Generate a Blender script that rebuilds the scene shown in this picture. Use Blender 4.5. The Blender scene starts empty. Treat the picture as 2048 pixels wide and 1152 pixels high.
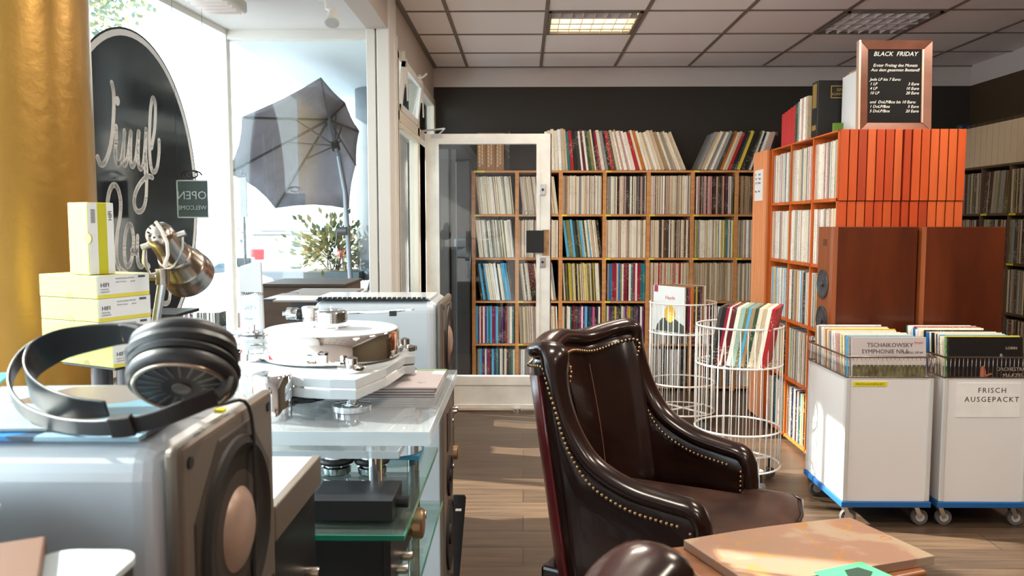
import bpy, bmesh, math, random
from mathutils import Vector, Matrix
import numpy as np
random.seed(7)
PI=math.pi
SC=bpy.context.scene; COL=SC.collection
# ------------------------------------------------ camera, world, sun, exposure
FPX=1620.0; EYE=(0.0,0.0,1.42)
PITCH=math.atan(130/FPX); YAW=math.atan(23*math.cos(PITCH)/FPX)
cam_d=bpy.data.cameras.new('camera'); cam=bpy.data.objects.new('camera',cam_d); COL.objects.link(cam)
cam.location=EYE; cam.rotation_euler=(PI/2-PITCH,0,YAW)
cam_d.sensor_width=36; cam_d.lens=36*FPX/2048; cam_d.clip_start=.02; cam_d.clip_end=300
cam_d.dof.use_dof=True; cam_d.dof.focus_distance=3.6; cam_d.dof.aperture_fstop=9
SC.camera=cam
SC.view_settings.view_transform='Standard'; SC.view_settings.look='None'; SC.view_settings.gamma=1
SC.view_settings.use_curve_mapping=False
SC.view_settings.exposure=0.80
W=bpy.data.worlds.new('sky'); SC.world=W; W.use_nodes=True
wn=W.node_tree; bg=wn.nodes['Background']
bg.inputs['Color'].default_value=(0.80,0.92,1.0,1); bg.inputs['Strength'].default_value=5.5
sun_d=bpy.data.lights.new('sun','SUN'); sun=bpy.data.objects.new('sun',sun_d); COL.objects.link(sun)
sun_d.energy=13; sun_d.angle=math.radians(.8); sun_d.color=(1.0,.93,.84)
SUN_DIR=Vector((.93,-.23,-.577))
sun.rotation_euler=SUN_DIR.to_track_quat('-Z','Y').to_euler()
LAMP_W=19
# ------------------------------------------------ helpers
def camray(px,py):
    F=Vector((-math.sin(YAW)*math.cos(PITCH),math.cos(YAW)*math.cos(PITCH),-math.sin(PITCH)))
    R=Vector((math.cos(YAW),math.sin(YAW),0)); U=R.cross(F)
    return F+R*((px-1024)/FPX)-U*((py-576)/FPX)
def at(px,py,ax,v):
    r=camray(px,py); C=Vector(EYE); t=(v-C[ax])/r[ax]; return C+r*t
MATS={}
def mat(name,col,rough=.5,metal=0,spec=.5,coat=0,noise=None,bump=None,trans=0,ior=1.45,alpha=1,emit=None,estr=0,sheen=0):
    if name in MATS: return MATS[name]
    m=bpy.data.materials.new(name); m.use_nodes=True; nt=m.node_tree; b=nt.nodes['Principled BSDF']
    b.inputs['Base Color'].default_value=(*col,1); b.inputs['Roughness'].default_value=rough
    b.inputs['Metallic'].default_value=metal; b.inputs['Specular IOR Level'].default_value=spec
    b.inputs['Coat Weight'].default_value=coat; b.inputs['IOR'].default_value=ior
    b.inputs['Transmission Weight'].default_value=trans; b.inputs['Alpha'].default_value=alpha
    if emit: b.inputs['Emission Color'].default_value=(*emit,1); b.inputs['Emission Strength'].default_value=estr
    if noise:   # (scale vector, amount, detail)
        tc=nt.nodes.new('ShaderNodeTexCoord'); mp=nt.nodes.new('ShaderNodeMapping'); nz=nt.nodes.new('ShaderNodeTexNoise')
        mp.inputs['Scale'].default_value=noise[0]; nz.inputs['Scale'].default_value=1; nz.inputs['Detail'].default_value=4
        nt.links.new(tc.outputs['Object'],mp.inputs[0]); nt.links.new(mp.outputs[0],nz.inputs['Vector'])
        cr=nt.nodes.new('ShaderNodeValToRGB'); k=noise[1]
        c2=noise[2] if len(noise)>2 else None
        cr.color_ramp.elements[0].position=.3; cr.color_ramp.elements[1].position=.7
        cr.color_ramp.elements[0].color=(*(c2 if c2 else [max(0,c*(1-k)) for c in col]),1)
        cr.color_ramp.elements[1].color=(*[min(1,c*(1+(0 if c2 else k))) for c in col],1)
        nt.links.new(nz.outputs['Fac'],cr.inputs[0]); nt.links.new(cr.outputs[0],b.inputs['Base Color'])
    if bump:
        tc=nt.nodes.new('ShaderNodeTexCoord'); nz=nt.nodes.new('ShaderNodeTexNoise'); bp=nt.nodes.new('ShaderNodeBump')
        nz.inputs['Scale'].default_value=bump[0]; nz.inputs['Detail'].default_value=5; bp.inputs['Strength'].default_value=bump[1]; bp.inputs['Distance'].default_value=bump[2] if len(bump)>2 else .002
        nt.links.new(tc.outputs['Object'],nz.inputs['Vector']); nt.links.new(nz.outputs['Fac'],bp.inputs['Height']); nt.links.new(bp.outputs[0],b.inputs['Normal'])
    MATS[name]=m; return m
def glassmat(name,tint=(1,1,1),refl=1.0,rough=0.0,base=.04):
    m=bpy.data.materials.new(name); m.use_nodes=True; nt=m.node_tree; nt.nodes.clear()
    o=nt.nodes.new('ShaderNodeOutputMaterial'); mx=nt.nodes.new('ShaderNodeMixShader'); t=nt.nodes.new('ShaderNodeBsdfTransparent'); g=nt.nodes.new('ShaderNodeBsdfGlossy'); fr=nt.nodes.new('ShaderNodeFresnel')
    t.inputs[0].default_value=(*tint,1); g.inputs['Roughness'].default_value=rough
    nt.nodes.remove(fr); lw=nt.nodes.new('ShaderNodeLayerWeight'); lw.inputs['Blend'].default_value=.5
    pw=nt.nodes.new('ShaderNodeMath'); pw.operation='POWER'; pw.inputs[1].default_value=5
    ma=nt.nodes.new('ShaderNodeMath'); ma.operation='MULTIPLY_ADD'; ma.inputs[1].default_value=.8; ma.inputs[2].default_value=base
    mu=nt.nodes.new('ShaderNodeMath'); mu.operation='MULTIPLY'; mu.inputs[1].default_value=refl; mu.use_clamp=True
    nt.links.new(lw.outputs['Facing'],pw.inputs[0]); nt.links.new(pw.outputs[0],ma.inputs[0]); nt.links.new(ma.outputs[0],mu.inputs[0])
    nt.links.new(mu.outputs[0],mx.inputs[0]); nt.links.new(t.outputs[0],mx.inputs[1]); nt.links.new(g.outputs[0],mx.inputs[2]); nt.links.new(mx.outputs[0],o.inputs[0])
    MATS[name]=m; return m
class MB:
    def __init__(s): s.bm=bmesh.new(); s.mi=0
    def _f(s,vs,sm=False):
        try:
            f=s.bm.faces.new(vs); f.material_index=s.mi; f.smooth=sm; return f
        except ValueError: return None
    def box(s,a,b,M=None):
        x0,y0,z0=a; x1,y1,z1=b
        v=[Vector(p) for p in((x0,y0,z0),(x1,y0,z0),(x1,y1,z0),(x0,y1,z0),(x0,y0,z1),(x1,y0,z1),(x1,y1,z1),(x0,y1,z1))]
        if M: v=[M@p for p in v]
        v=[s.bm.verts.new(p) for p in v]
        for q in((3,2,1,0),(4,5,6,7),(0,1,5,4),(1,2,6,5),(2,3,7,6),(3,0,4,7)): s._f([v[i] for i in q])
        return s
    def bar(s,p0,p1,w,h=None,up=(0,0,1)):
        p0=Vector(p0);p1=Vector(p1);h=h or w; d=(p1-p0).normalized(); u=Vector(up)
        if abs(d.dot(u))>.95: u=Vector((1,0,0))
        r=d.cross(u).normalized(); u=r.cross(d)
        M=Matrix((( r.x,d.x,u.x,0),(r.y,d.y,u.y,0),(r.z,d.z,u.z,0),(0,0,0,1))); M.translation=p0
        return s.box((-w/2,0,-h/2),(w/2,(p1-p0).length,h/2),M)
    def ring(s,c,ax,r,n=24,ph=0,ry=None):
        ax=Vector(ax).normalized(); u=ax.orthogonal().normalized() if abs(ax.z)<.999 else Vector((1,0,0)); v=ax.cross(u)
        return [s.bm.verts.new(Vector(c)+r*math.cos(ph+2*PI*i/n)*u+(ry or r)*math.sin(ph+2*PI*i/n)*v) for i in range(n)]
    def loft(s,rings,cap=(True,True),sm=True,close=False):
        n=len(rings[0]); R=list(rings)+([rings[0]] if close else [])
        for a,b in zip(R,R[1:]):
            for i in range(n): s._f([a[i],a[(i+1)%n],b[(i+1)%n],b[i]],sm)
        if not close:
            if cap[0]: s._f(list(reversed(rings[0])))
            if cap[1]: s._f(rings[-1])
        return s
    def cyl(s,p0,p1,r0,r1=None,n=24,cap=(True,True)):
        r1=r0 if r1 is None else r1; ax=Vector(p1)-Vector(p0)
        return s.loft([s.ring(p0,ax,r0,n),s.ring(p1,ax,r1,n)],cap)
    def lathe(s,prof,c=(0,0,0),ax=(0,0,1),n=32,cap=(True,True)):   # prof: (r,h)
        ax=Vector(ax).normalized(); c=Vector(c)
        return s.loft([s.ring(c+ax*h,ax,max(r,1e-4),n) for r,h in prof],cap)
    def tube(s,pts,r,n=8,close=False,cap=True):
        pts=[Vector(p) for p in pts]; N=len(pts); rings=[]; u=None
        for i,p in enumerate(pts):
            if close: d=(pts[(i+1)%N]-pts[i-1])
            else: d=pts[min(i+1,N-1)]-pts[max(i-1,0)]
            d.normalize()
            if u is None: u=d.orthogonal().normalized()
            u=(u-d*u.dot(d)).normalized(); v=d.cross(u); rr=r[i] if isinstance(r,(list,tuple)) else r
            rings.append([s.bm.verts.new(p+rr*(math.cos(2*PI*k/n)*u+math.sin(2*PI*k/n)*v)) for k in range(n)])
        return s.loft(rings,(cap,cap),True,close)
    def torus(s,c,ax,R,r,n=40,m=8):
        ax=Vector(ax).normalized(); u=ax.orthogonal().normalized() if abs(ax.z)<.999 else Vector((1,0,0)); v=ax.cross(u); c=Vector(c)
        rings=[]
        for i in range(n):
            a=2*PI*i/n; d=math.cos(a)*u+math.sin(a)*v
            rings.append([s.bm.verts.new(c+d*(R+r*math.cos(2*PI*k/m))+ax*r*math.sin(2*PI*k/m)) for k in range(m)])
        return s.loft(rings,close=True)
    def prism(s,poly,h,M=None,sm=False):   # poly 2D xy, extruded 0..h in z
        M=M or Matrix.Identity(4)
        a=[s.bm.verts.new(M@Vector((x,y,0))) for x,y in poly]; b=[s.bm.verts.new(M@Vector((x,y,h))) for x,y in poly]
        s._f(list(reversed(a))); s._f(b)
        for i in range(len(a)): s._f([a[i],a[(i+1)%len(a)],b[(i+1)%len(a)],b[i]],sm)
        return s
    def sphere(s,c,r,n=12,m=8,sc=(1,1,1)):
        c=Vector(c); rings=[]
        for j in range(1,m):
            t=PI*j/m; rings.append([s.bm.verts.new(c+Vector((r*sc[0]*math.sin(t)*math.cos(2*PI*i/n),r*sc[1]*math.sin(t)*math.sin(2*PI*i/n),-r*sc[2]*math.cos(t)))) for i in range(n)])
        return s.loft(rings)
    def quad(s,a,b,c,d): s._f([s.bm.verts.new(Vector(p)) for p in(a,b,c,d)]); return s
    def ribbon(s,pts,w,M,h=.0015):
        pts=[Vector((x,y)) for x,y in pts]
        for a,b in zip(pts,pts[1:]):
            d=(b-a); 
            if d.length<1e-6: continue
            d.normalize(); n=Vector((-d.y,d.x))*w/2
            s.prism([a-n,b-n,b+n,a+n],h,M)
        for p in pts: s.prism([(p.x+w/2*math.cos(k*PI/5),p.y+w/2*math.sin(k*PI/5)) for k in range(10)],h*1.02,M)
        return s
    def build(s,name,m,parent=None,world=True,bevel=0,seg=2,subd=0,auto=True):
        me=bpy.data.meshes.new(name)
        bmesh.ops.recalc_face_normals(s.bm,faces=s.bm.faces)
        if auto:
            for e in s.bm.edges:
                if len(e.link_faces)==2 and e.calc_face_angle(0)>math.radians(38): e.smooth=False
        s.bm.to_mesh(me); s.bm.free()
        for mm in (m if isinstance(m,(list,tuple)) else [m]): me.materials.append(mm)
        o=bpy.data.objects.new(name,me); COL.objects.link(o)
        if parent is not None:
            o.parent=parent
            if world: o.matrix_parent_inverse=rootmat(parent).inverted()
        if bevel:
            b=o.modifiers.new('bevel','BEVEL'); b.width=bevel; b.segments=seg; b.limit_method='ANGLE'; b.angle_limit=math.radians(40)
        if subd:
            b=o.modifiers.new('sub','SUBSURF'); b.levels=subd; b.render_levels=subd
        return o
def smooth3(P,n=5):
    P=[Vector(p) for p in P]; out=[]
    for i in range(len(P)-1):
        a,b,c,d=P[max(i-1,0)],P[i],P[i+1],P[min(i+2,len(P)-1)]
        for k in range(n):
            t=k/n; out.append(.5*((2*b)+(c-a)*t+(2*a-5*b+4*c-d)*t*t+(3*b-a-3*c+d)*t**3))
    return out+[P[-1]]
def rootmat(p):
    M=p.matrix_basis.copy()
    if p.parent: return rootmat(p.parent)@p.matrix_parent_inverse@M
    return M
def tag(o,label=None,cat=None,group=None,kind=None):
    if label: o['label']=label
    if cat: o['category']=cat
    if group: o['group']=group
    if kind: o['kind']=kind
    return o
def thing(name,label,cat,loc=(0,0,0),rz=0,group=None):
    o=bpy.data.objects.new(name,None); COL.objects.link(o); o.location=loc; o.rotation_euler=(0,0,rz); o.empty_display_size=.05
    return tag(o,label,cat,group)
def struct(o): o['kind']='structure'; return o
def copy_tree(o,parent=None):
    c=o.copy(); COL.objects.link(c)
    if parent: c.parent=parent
    for ch in list(o.children): copy_tree(ch,c)
    return c
def frameM(o,x,y):
    x=Vector(x).normalized(); y=Vector(y); y=(y-x*y.dot(x)).normalized(); z=x.cross(y)
    M=Matrix(((x.x,y.x,z.x,0),(x.y,y.y,z.y,0),(x.z,y.z,z.z,0),(0,0,0,1))); M.translation=Vector(o); return M
def text(lines,m,M,parent,name='lettering',align='LEFT',shear=0,depth=.0004):
    """lines: (string, x, y, size[, align])"""
    bm=bmesh.new()
    for L in lines:
        cu=bpy.data.curves.new('t','FONT'); cu.body=L[0]; cu.size=L[3]; cu.align_x=L[4] if len(L)>4 else align; cu.shear=shear; cu.extrude=depth; cu.resolution_u=2
        if len(L)>5: cu.space_character=L[5]
        to=bpy.data.objects.new('t',cu); COL.objects.link(to); dg=bpy.context.evaluated_depsgraph_get()
        me=bpy.data.meshes.new_from_object(to.evaluated_get(dg)); me.transform(Matrix.Translation((L[1],L[2],0))); bm.from_mesh(me)
        bpy.data.objects.remove(to); bpy.data.curves.remove(cu); bpy.data.meshes.remove(me)
    me=bpy.data.meshes.new(name); bm.transform(M); bm.to_mesh(me); bm.free(); me.materials.append(m)
    o=bpy.data.objects.new(name,me); COL.objects.link(o)
    if parent: o.parent=parent; o.matrix_parent_inverse=rootmat(parent).inverted()
    return o
# ------------------------------------------------ materials
white=mat('white_paint',(.72,.70,.66),.45)
ceilm=mat('ceiling_tile',(.86,.79,.775),.9,bump=(180,.15))
gridm=mat('ceiling_grid',(.20,.165,.14),.6)
bandm=mat('band_paint',(.62,.55,.52),.8)
darkwall=mat('dark_wall_paint',(.032,.027,.022),.8)
brownwall=mat('brown_wall_paint',(.060,.038,.016),.7)
chrome=mat('chrome',(.82,.84,.86),.06,1)
brushed=mat('brushed_metal',(.62,.62,.63),.28,1)
nickel=mat('aged_nickel',(.42,.36,.31),.25,1)
blackp=mat('black_plastic',(.012,.012,.013),.4)
blackm=mat('black_matte',(.010,.010,.010),.7)
silver=mat('silver_lacquer',(.50,.55,.60),.30,.15,coat=.3)
silver_warm=mat('silver_front',(.135,.108,.086),.4,.3)  # silver front with its warm brown reflection put into the base colour
acry=mat('white_acrylic',(.44,.47,.49),.12,coat=.4)
leather=mat('brown_leather',(.014,.005,.004),.22,spec=.45,noise=((5,5,5),.5),bump=(60,.06,.003),coat=.15)
seatl=mat('worn_seat_leather',(.060,.028,.018),.36,spec=.5,noise=((9,9,9),.7,(.020,.008,.006)),bump=(50,.1,.003))
redl=mat('burgundy_leather',(.115,.008,.010),.3,spec=.6)
brass=mat('antique_brass',(.45,.30,.17),.3,1)
oak=mat('oak_board',(.56,.25,.085),.5,noise=((3,3,40),.16))
orange=mat('orange_board',(.62,.125,.018),.42,noise=((30,30,2),.22))
orangelt=mat('light_orange_board',(.80,.30,.12),.5,noise=((60,60,1.2),.14))
brownb=mat('brown_shelf_board',(.12,.070,.040),.6)
cherry=mat('cherry_veneer',(.105,.020,.005),.3,noise=((7,7,1.4),.45,(.050,.008,.002)),coat=.2)
cherrylt=mat('cherry_front',(.24,.060,.014),.35,noise=((40,40,1.5),.25))
wirew=mat('white_wire',(.80,.78,.75),.35)
trolw=mat('trolley_panel',(.74,.70,.68),.35,coat=.1)
bluem=mat('blue_rubber',(.012,.10,.30),.5)
wheelm=mat('grey_rubber',(.10,.09,.085),.6)
gold=mat('gold_paint',(.38,.21,.045),.34,.55,noise=((3,3,1.2),.25),bump=(28,.35,.004))
yellowb=mat('yellow_card',(.52,.48,.13),.55)
whitec=mat('white_card',(.56,.58,.60),.5)
olive=mat('olive_card',(.42,.40,.02),.5)
ink=mat('black_ink',(.02,.02,.02),.6)
greyink=mat('grey_ink',(.35,.35,.35),.6)
cream=mat('cream_text',(.80,.78,.72),.6)
glass=glassmat('window_glass',(.93,.97,.97),1.0)
doorglass=glassmat('door_glass',(.93,.95,.95),1.6)
def milk(m,amt,col):
    nt=m.node_tree; o=[n for n in nt.nodes if n.type=='OUTPUT_MATERIAL'][0]; src=o.inputs[0].links[0].from_socket; d=nt.nodes.new('ShaderNodeBsdfDiffuse'); t2=nt.nodes.new('ShaderNodeBsdfTranslucent'); d.inputs[0].default_value=t2.inputs[0].default_value=(*col,1)
    a=nt.nodes.new('ShaderNodeMixShader'); nt.links.new(d.outputs[0],a.inputs[1]); nt.links.new(t2.outputs[0],a.inputs[2]); x=nt.nodes.new('ShaderNodeMixShader'); x.inputs[0].default_value=amt; nt.links.new(src,x.inputs[1]); nt.links.new(a.outputs[0],x.inputs[2]); nt.links.new(x.outputs[0],o.inputs[0])
shelfglass=glassmat('shelf_glass',(.80,.90,.87),1.3)
greenedge=mat('green_glass_edge',(.02,.30,.20),.1,trans=.3)
acrylic=glassmat('clear_acrylic',(.90,.93,.95),1.5)
milk(acrylic,.24,(.85,.88,.9)); milk(shelfglass,.05,(.6,.75,.7))
acredge=mat('acrylic_edge',(.70,.78,.82),.15,alpha=.55)
paper=mat('paper',(.80,.79,.76),.7)
greyext=mat('grey_blue_wall',(.085,.105,.12),.7)
extceil=mat('canopy_white',(.50,.56,.58),.8)
# ------------------------------------------------ floor material: wide planks running along X
def floor_mat():
    m=bpy.data.materials.new('wood_plank_floor'); m.use_nodes=True; nt=m.node_tree; b=nt.nodes['Principled BSDF']
    ge=nt.nodes.new('ShaderNodeNewGeometry')
    br=nt.nodes.new('ShaderNodeTexBrick'); br.inputs['Scale'].default_value=1; br.inputs['Brick Width'].default_value=1.28; br.inputs['Row Height'].default_value=.192
    br.inputs['Mortar Size'].default_value=.0022; br.offset=.37; br.inputs['Color1'].default_value=(.125,.080,.050,1); br.inputs['Color2'].default_value=(.078,.049,.032,1); br.inputs['Mortar'].default_value=(.03,.02,.015,1)
    nt.links.new(ge.outputs['Position'],br.inputs['Vector'])
    mp=nt.nodes.new('ShaderNodeMapping'); mp.inputs['Scale'].default_value=(1.6,22,1); nz=nt.nodes.new('ShaderNodeTexNoise'); nz.inputs['Scale'].default_value=1.5; nz.inputs['Detail'].default_value=6
    nt.links.new(ge.outputs['Position'],mp.inputs[0]); nt.links.new(mp.outputs[0],nz.inputs['Vector'])
    cr=nt.nodes.new('ShaderNodeValToRGB'); cr.color_ramp.elements[0].position=.3; cr.color_ramp.elements[0].color=(.55,.55,.55,1); cr.color_ramp.elements[1].position=.75; cr.color_ramp.elements[1].color=(1.25,1.2,1.15,1)
    mx=nt.nodes.new('ShaderNodeMix'); mx.data_type='RGBA'; mx.blend_type='MULTIPLY'; mx.inputs[0].default_value=1
    nt.links.new(nz.outputs['Fac'],cr.inputs[0]); nt.links.new(br.outputs['Color'],mx.inputs[6]); nt.links.new(cr.outputs[0],mx.inputs[7]); nt.links.new(mx.outputs[2],b.inputs['Base Color'])
    b.inputs['Roughness'].default_value=.36; b.inputs['Specular IOR Level'].default_value=.5
    return m
# ------------------------------------------------ THE SETTING
CZ=2.765; BY=7.13; RX=3.84; LX=-.78; BACKY=-2.2; BAYZ=2.53
def sfx(y): return -1.73-.09*(4.75-y)      # shopfront glass line
struct(MB().box((-2.5,BACKY,-.1),(RX,BY,0)).build('floor',floor_mat()))
struct(MB().box((LX,BACKY,CZ),(RX,BY,CZ+.1)).build('ceiling',ceilm))
struct(MB().box((-1.0,BY,0),(RX,BY+.15,2.594)).build('wall_back',darkwall))
struct(MB().box((-1.0,BY-.004,2.594),(RX,BY+.15,CZ)).build('trim_1',bandm))
struct(MB().box((RX,BACKY,0),(RX+.15,BY+.15,2.594)).build('wall_right',brownwall))
struct(MB().box((RX-.004,BACKY,2.594),(RX+.15,BY,CZ)).build('trim_2',bandm))
struct(MB().box((-2.6,BACKY-.15,0),(RX,BACKY,CZ)).build('wall_rear',bandm))
g=MB(); T=.634
x=.147-T*1
while x<RX:
    if x>LX+.05: g.box((x-.012,BACKY,CZ-.006),(x+.012,BY,CZ+.002))
    x+=T
y=BY-.585
while y>BACKY: g.box((LX,y-.012,CZ-.005),(RX,y+.012,CZ+.002)); y-=T
g.box((LX,BACKY,CZ-.012),(LX+.03,BY,CZ)).box((LX,BY-.02,CZ-.01),(RX,BY,CZ))
struct(g.build('trim_3',gridm))
# bay over the shop window, beam along the room
struct(MB().prism([(sfx(BACKY)-.06,BACKY),(LX-.12,BACKY),(LX-.12,4.85),(sfx(4.85)-.06,4.85)],.3,Matrix.Translation((0,0,BAYZ))).build('trim_4',mat('bay_paint',(.66,.64,.63),.8)))
struct(MB().box((LX-.12,4.85,2.46),(LX,BY,CZ+.1)).box((LX-.12,BACKY,BAYZ+.0),(LX+.001,4.85,CZ+.1)).build('trim_5',mat('beam_paint',(.50,.43,.38),.8)))
# shopfront: parapet below, glass, thin frame
p0=Vector((sfx(4.75),4.75,0)); p1=Vector((sfx(BACKY),BACKY,0))
def wallstrip(name,z0,z1,th,m,off=0):
    d=(p0-p1).normalized(); n=Vector((-d.y,d.x,0))
    b=MB(); a0=p1+n*off; a1=p0+n*off
    vs=[a0,a1,a1+n*th,a0+n*th]
    b.prism([(v.x,v.y) for v in vs],z1-z0,Matrix.Translation((0,0,z0))); return struct(b.build(name,m))
parm=mat('parapet_paint',(.55,.56,.57),.7)
wallstrip('wall_left',0,.74,.12,parm); wallstrip('window_1',.76,2.52,.008,glass)
wallstrip('trim_6',.74,.78,.16,white,-.04); wallstrip('trim_7',2.50,2.56,.08,white,-.02)
# facing pane of the bay
xa,xb=p0.x,-.885
struct(MB().box((xa,4.75,0),(xb,4.87,.74)).build('wall_front',parm))
struct(MB().box((xa+.02,4.78,.78),(xb,4.788,2.48)).build('window_2',glass))
f=MB(); f.box((xa-.03,4.74,.74),(xa+.018,4.80,2.53)).box((xa,4.73,.74),(xb,4.82,.79)).box((xa,4.745,2.475),(xb+.02,4.82,2.535)).box((xb-.02,4.735,.74),(xb+.03,4.82,2.535))
struct(f.build('trim_8',white,bevel=.004))
f=MB(); f.box((-.885,4.76,0),(-.80,4.96,2.53)).box((-.845,4.73,0),(-.772,5.0,2.80)).box((-.80,4.90,0),(-.765,5.03,2.55))
struct(f.build('trim_9',white,bevel=.006))
# window wall along X=-.78 with transom, then door opening
f=MB()
for y0,y1 in((5.0,5.06),(5.93,6.03),(7.02,7.13)): f.box((-.83,y0,0),(-.765,y1,2.47))
f.box((-.83,5.0,2.05),(-.765,7.1,2.115)).box((-.84,5.0,2.42),(-.765,7.1,2.48)).box((-.83,5.0,0),(-.77,6.0,.35)).box((-.80,5.04,2.0),(-.75,5.95,2.035))
struct(f.build('trim_10',mat('aged_frame_paint',(.66,.60,.50),.5),bevel=.004))
struct(MB().box((-.802,5.06,.35),(-.796,5.93,2.05)).build('window_3',glass))
struct(MB().box((-.802,6.03,2.11),(-.796,7.02,2.42)).build('window_4',glass))
# tilted transom sash with its stays
w=thing('transom_window','white tilting transom sash above the side window, left of the open door','window sash',(-.77,5.5,2.13))
f=MB(); M=Matrix.Translation((-.775,0,2.12))@Matrix.Rotation(math.radians(7),4,'Y')
for a,b in(((-.015,5.08,0),(.015,5.92,.04)),((-.015,5.08,.26),(.015,5.92,.30)),((-.015,5.08,0),(.015,5.13,.30)),((-.015,5.86,0),(.015,5.92,.30))): f.box(a,b,M)
f.build('sash_frame',white,w,bevel=.003); MB().box((-.003,5.12,.03),(.003,5.87,.27),M).build('pane',glass,w)
for yy in(5.10,5.90):
    t=MB(); a=at(808,100,1,5.2) ; 
    t.bar((-.745,yy,2.48),(-.735,yy,2.28),.006,.022).bar((-.73,yy+.03,2.44),(-.725,yy+.03,2.18),.006,.010); t.build('stay',white,w)
t=MB(); t.tube([(-.72,5.55,2.40),(-.68,5.55,2.40),(-.66,5.55,2.42),(-.66,5.6,2.43),(-.68,5.62,2.42)],.007); t.build('catch',white,w)
# dark outer door jamb seen through the door glass
f=MB(); f.box((-.74,6.93,0),(-.63,7.12,2.05)).box((-.63,6.96,0),(-.57,7.11,2.05)); struct(f.build('trim_11',mat('grey_jamb',(.06,.055,.05),.5),bevel=.01))
# ---- door (opened into the room, leaf faces the camera)
dr=thing('open_door','white framed glass shop door standing open, chipped paint at its lock edge','door',(-.70,6.05,0))
doorp=mat('door_paint',(.74,.71,.66),.4,noise=((6,6,6),.12))
f=MB(); f.box((-.728,6.03,.02),(-.635,6.075,2.075)).box((.105,6.03,.02),(.202,6.075,2.075)).box((-.64,6.03,2.0),(.11,6.075,2.075)).box((-.64,6.03,.02),(.11,6.075,.27)).box((-.73,6.02,.20),(.20,6.03,.27)).box((-.73,6.018,.02),(.20,6.032,.055))
f.build('door_frame',doorp,dr,bevel=.004)
MB().box((-.635,6.05,.27),(.105,6.056,2.0)).build('door_pane',doorglass,dr)
f=MB(); f.box((-.65,6.025,.25),(-.625,6.035,2.01)).box((.095,6.025,.25),(.12,6.035,2.01)); f.build('glazing_bead',doorp,dr)
f=MB(); f.box((.198,6.028,.02),(.206,6.078,2.075)); f.build('chipped_edge',mat('rusty_edge',(.10,.045,.025),.8,noise=((20,20,30),.6)),dr)
for zz in(1.665,1.13):
    k=MB().box((.118,6.018,zz-.04),(.165,6.031,zz+.04)).build('lock_plate',brushed,dr,bevel=.003)
    MB().cyl((.142,6.02,zz),(.142,6.010,zz),.009).build('keyhole',blackp,k)
MB().box((.02,6.0,1.20),(.15,6.03,1.365)).build('push_plate',blackm,dr,bevel=.004)
MB().box((.14,6.02,1.18),(.19,6.031,1.37)).build('wood_backing',mat('bare_wood',(.30,.17,.08),.7,noise=((20,20,20),.4)),dr)
MB().cyl((-.05,6.0,0),(-.05,6.0,.03),.03).build('door_stop',brushed,dr)
f=MB(); f.bar((-.78,6.1,2.10),(-.58,6.05,2.115),.02,.012).bar((-.58,6.05,2.115),(-.64,6.05,2.06),.015,.01).box((-.68,6.02,2.045),(-.6,6.04,2.07)); f.build('door_closer',brushed,dr)
kk=MB(); 
text([('kn',0,0,.10)],mat('sticker_grey',(.25,.24,.23),.5),frameM((-.015,6.047,1.47),(1,0,0),(0,0,1)),dr,'window_sticker')
# ---- tall black board left of wall shelf, behind door glass
bo=MB().box((-.56,6.72,0),(-.447,7.08,1.93)).build('black_cabinet',blackp,bevel=.008); tag(bo,'tall narrow black cabinet standing left of the oak record shelf, behind the door glass','cabinet')
# ---- ceiling lamps
def ceiling_light(x0,y0,lit,label):
    t=thing('ceiling_light',label,'ceiling light',(x0+.31,y0+.31,CZ),0,'square louvre lights in the ceiling grid')
    a=.60; x0+=.015; y0+=.015
    f=MB(); 
    for q in(((0,0,-.012),(a,.02,.004)),((0,a-.02,-.012),(a,a,.004)),((0,0,-.012),(.02,a,.004)),((a-.02,0,-.012),(a,a,.004))): f.box((x0+q[0][0],y0+q[0][1],CZ+q[0][2]),(x0+q[1][0],y0+q[1][1],CZ+q[1][2]))
    f.build('frame',gridm,t)
    lv=MB()
    for i in range(1,8): 
        xx=x0+a*i/8; lv.box((xx-.002,y0+.02,CZ-.012),(xx+.002,y0+a-.02,CZ+.05))
    for i in range(1,4):
        yy=y0+a*i/4; lv.prism([(x0+.02,yy-.012),(x0+a-.02,yy-.012),(x0+a-.02,yy+.012),(x0+.02,yy+.012)],.004,Matrix.Translation((0,0,CZ-.013))); lv.box((x0+.02,yy-.004,CZ-.012),(x0+a-.02,yy+.004,CZ+.05))
    lv.build('louvre',mat('louvre_metal',(.85,.76,.74),.35,.2),t)
    MB().box((x0+.005,y0+.005,CZ+.06),(x0+a-.005,y0+a-.005,CZ+.07)).build('reflector',mat('lamp_reflector',(.6,.56,.52),.35,.6),t)
    for i in range(4):
        yy=y0+a*(i+.5)/4; on=lit and i!=0
        MB().cyl((x0+.03,yy,CZ+.03),(x0+a-.03,yy,CZ+.03),.013,n=12).build('tube',mat('lamp_tube_on',(1,.9,.6),.5,emit=(1,.86,.52),estr=5) if on else mat('lamp_tube_off',(.8,.78,.75),.4),t)
    if lit:
        ld=bpy.data.lights.new('ceiling_lamp_light','AREA'); ld.shape='SQUARE'; ld.size=.5; ld.energy=LAMP_W*(.35 if y0>5 else 1); ld.color=(1,.88,.74); lo=bpy.data.objects.new('ceiling_lamp_light',ld); COL.objects.link(lo); lo.location=(x0+a/2,y0+a/2,CZ+(-.016)); lo.parent=t; lo.matrix_parent_inverse=rootmat(t).inverted()
    return t
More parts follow.
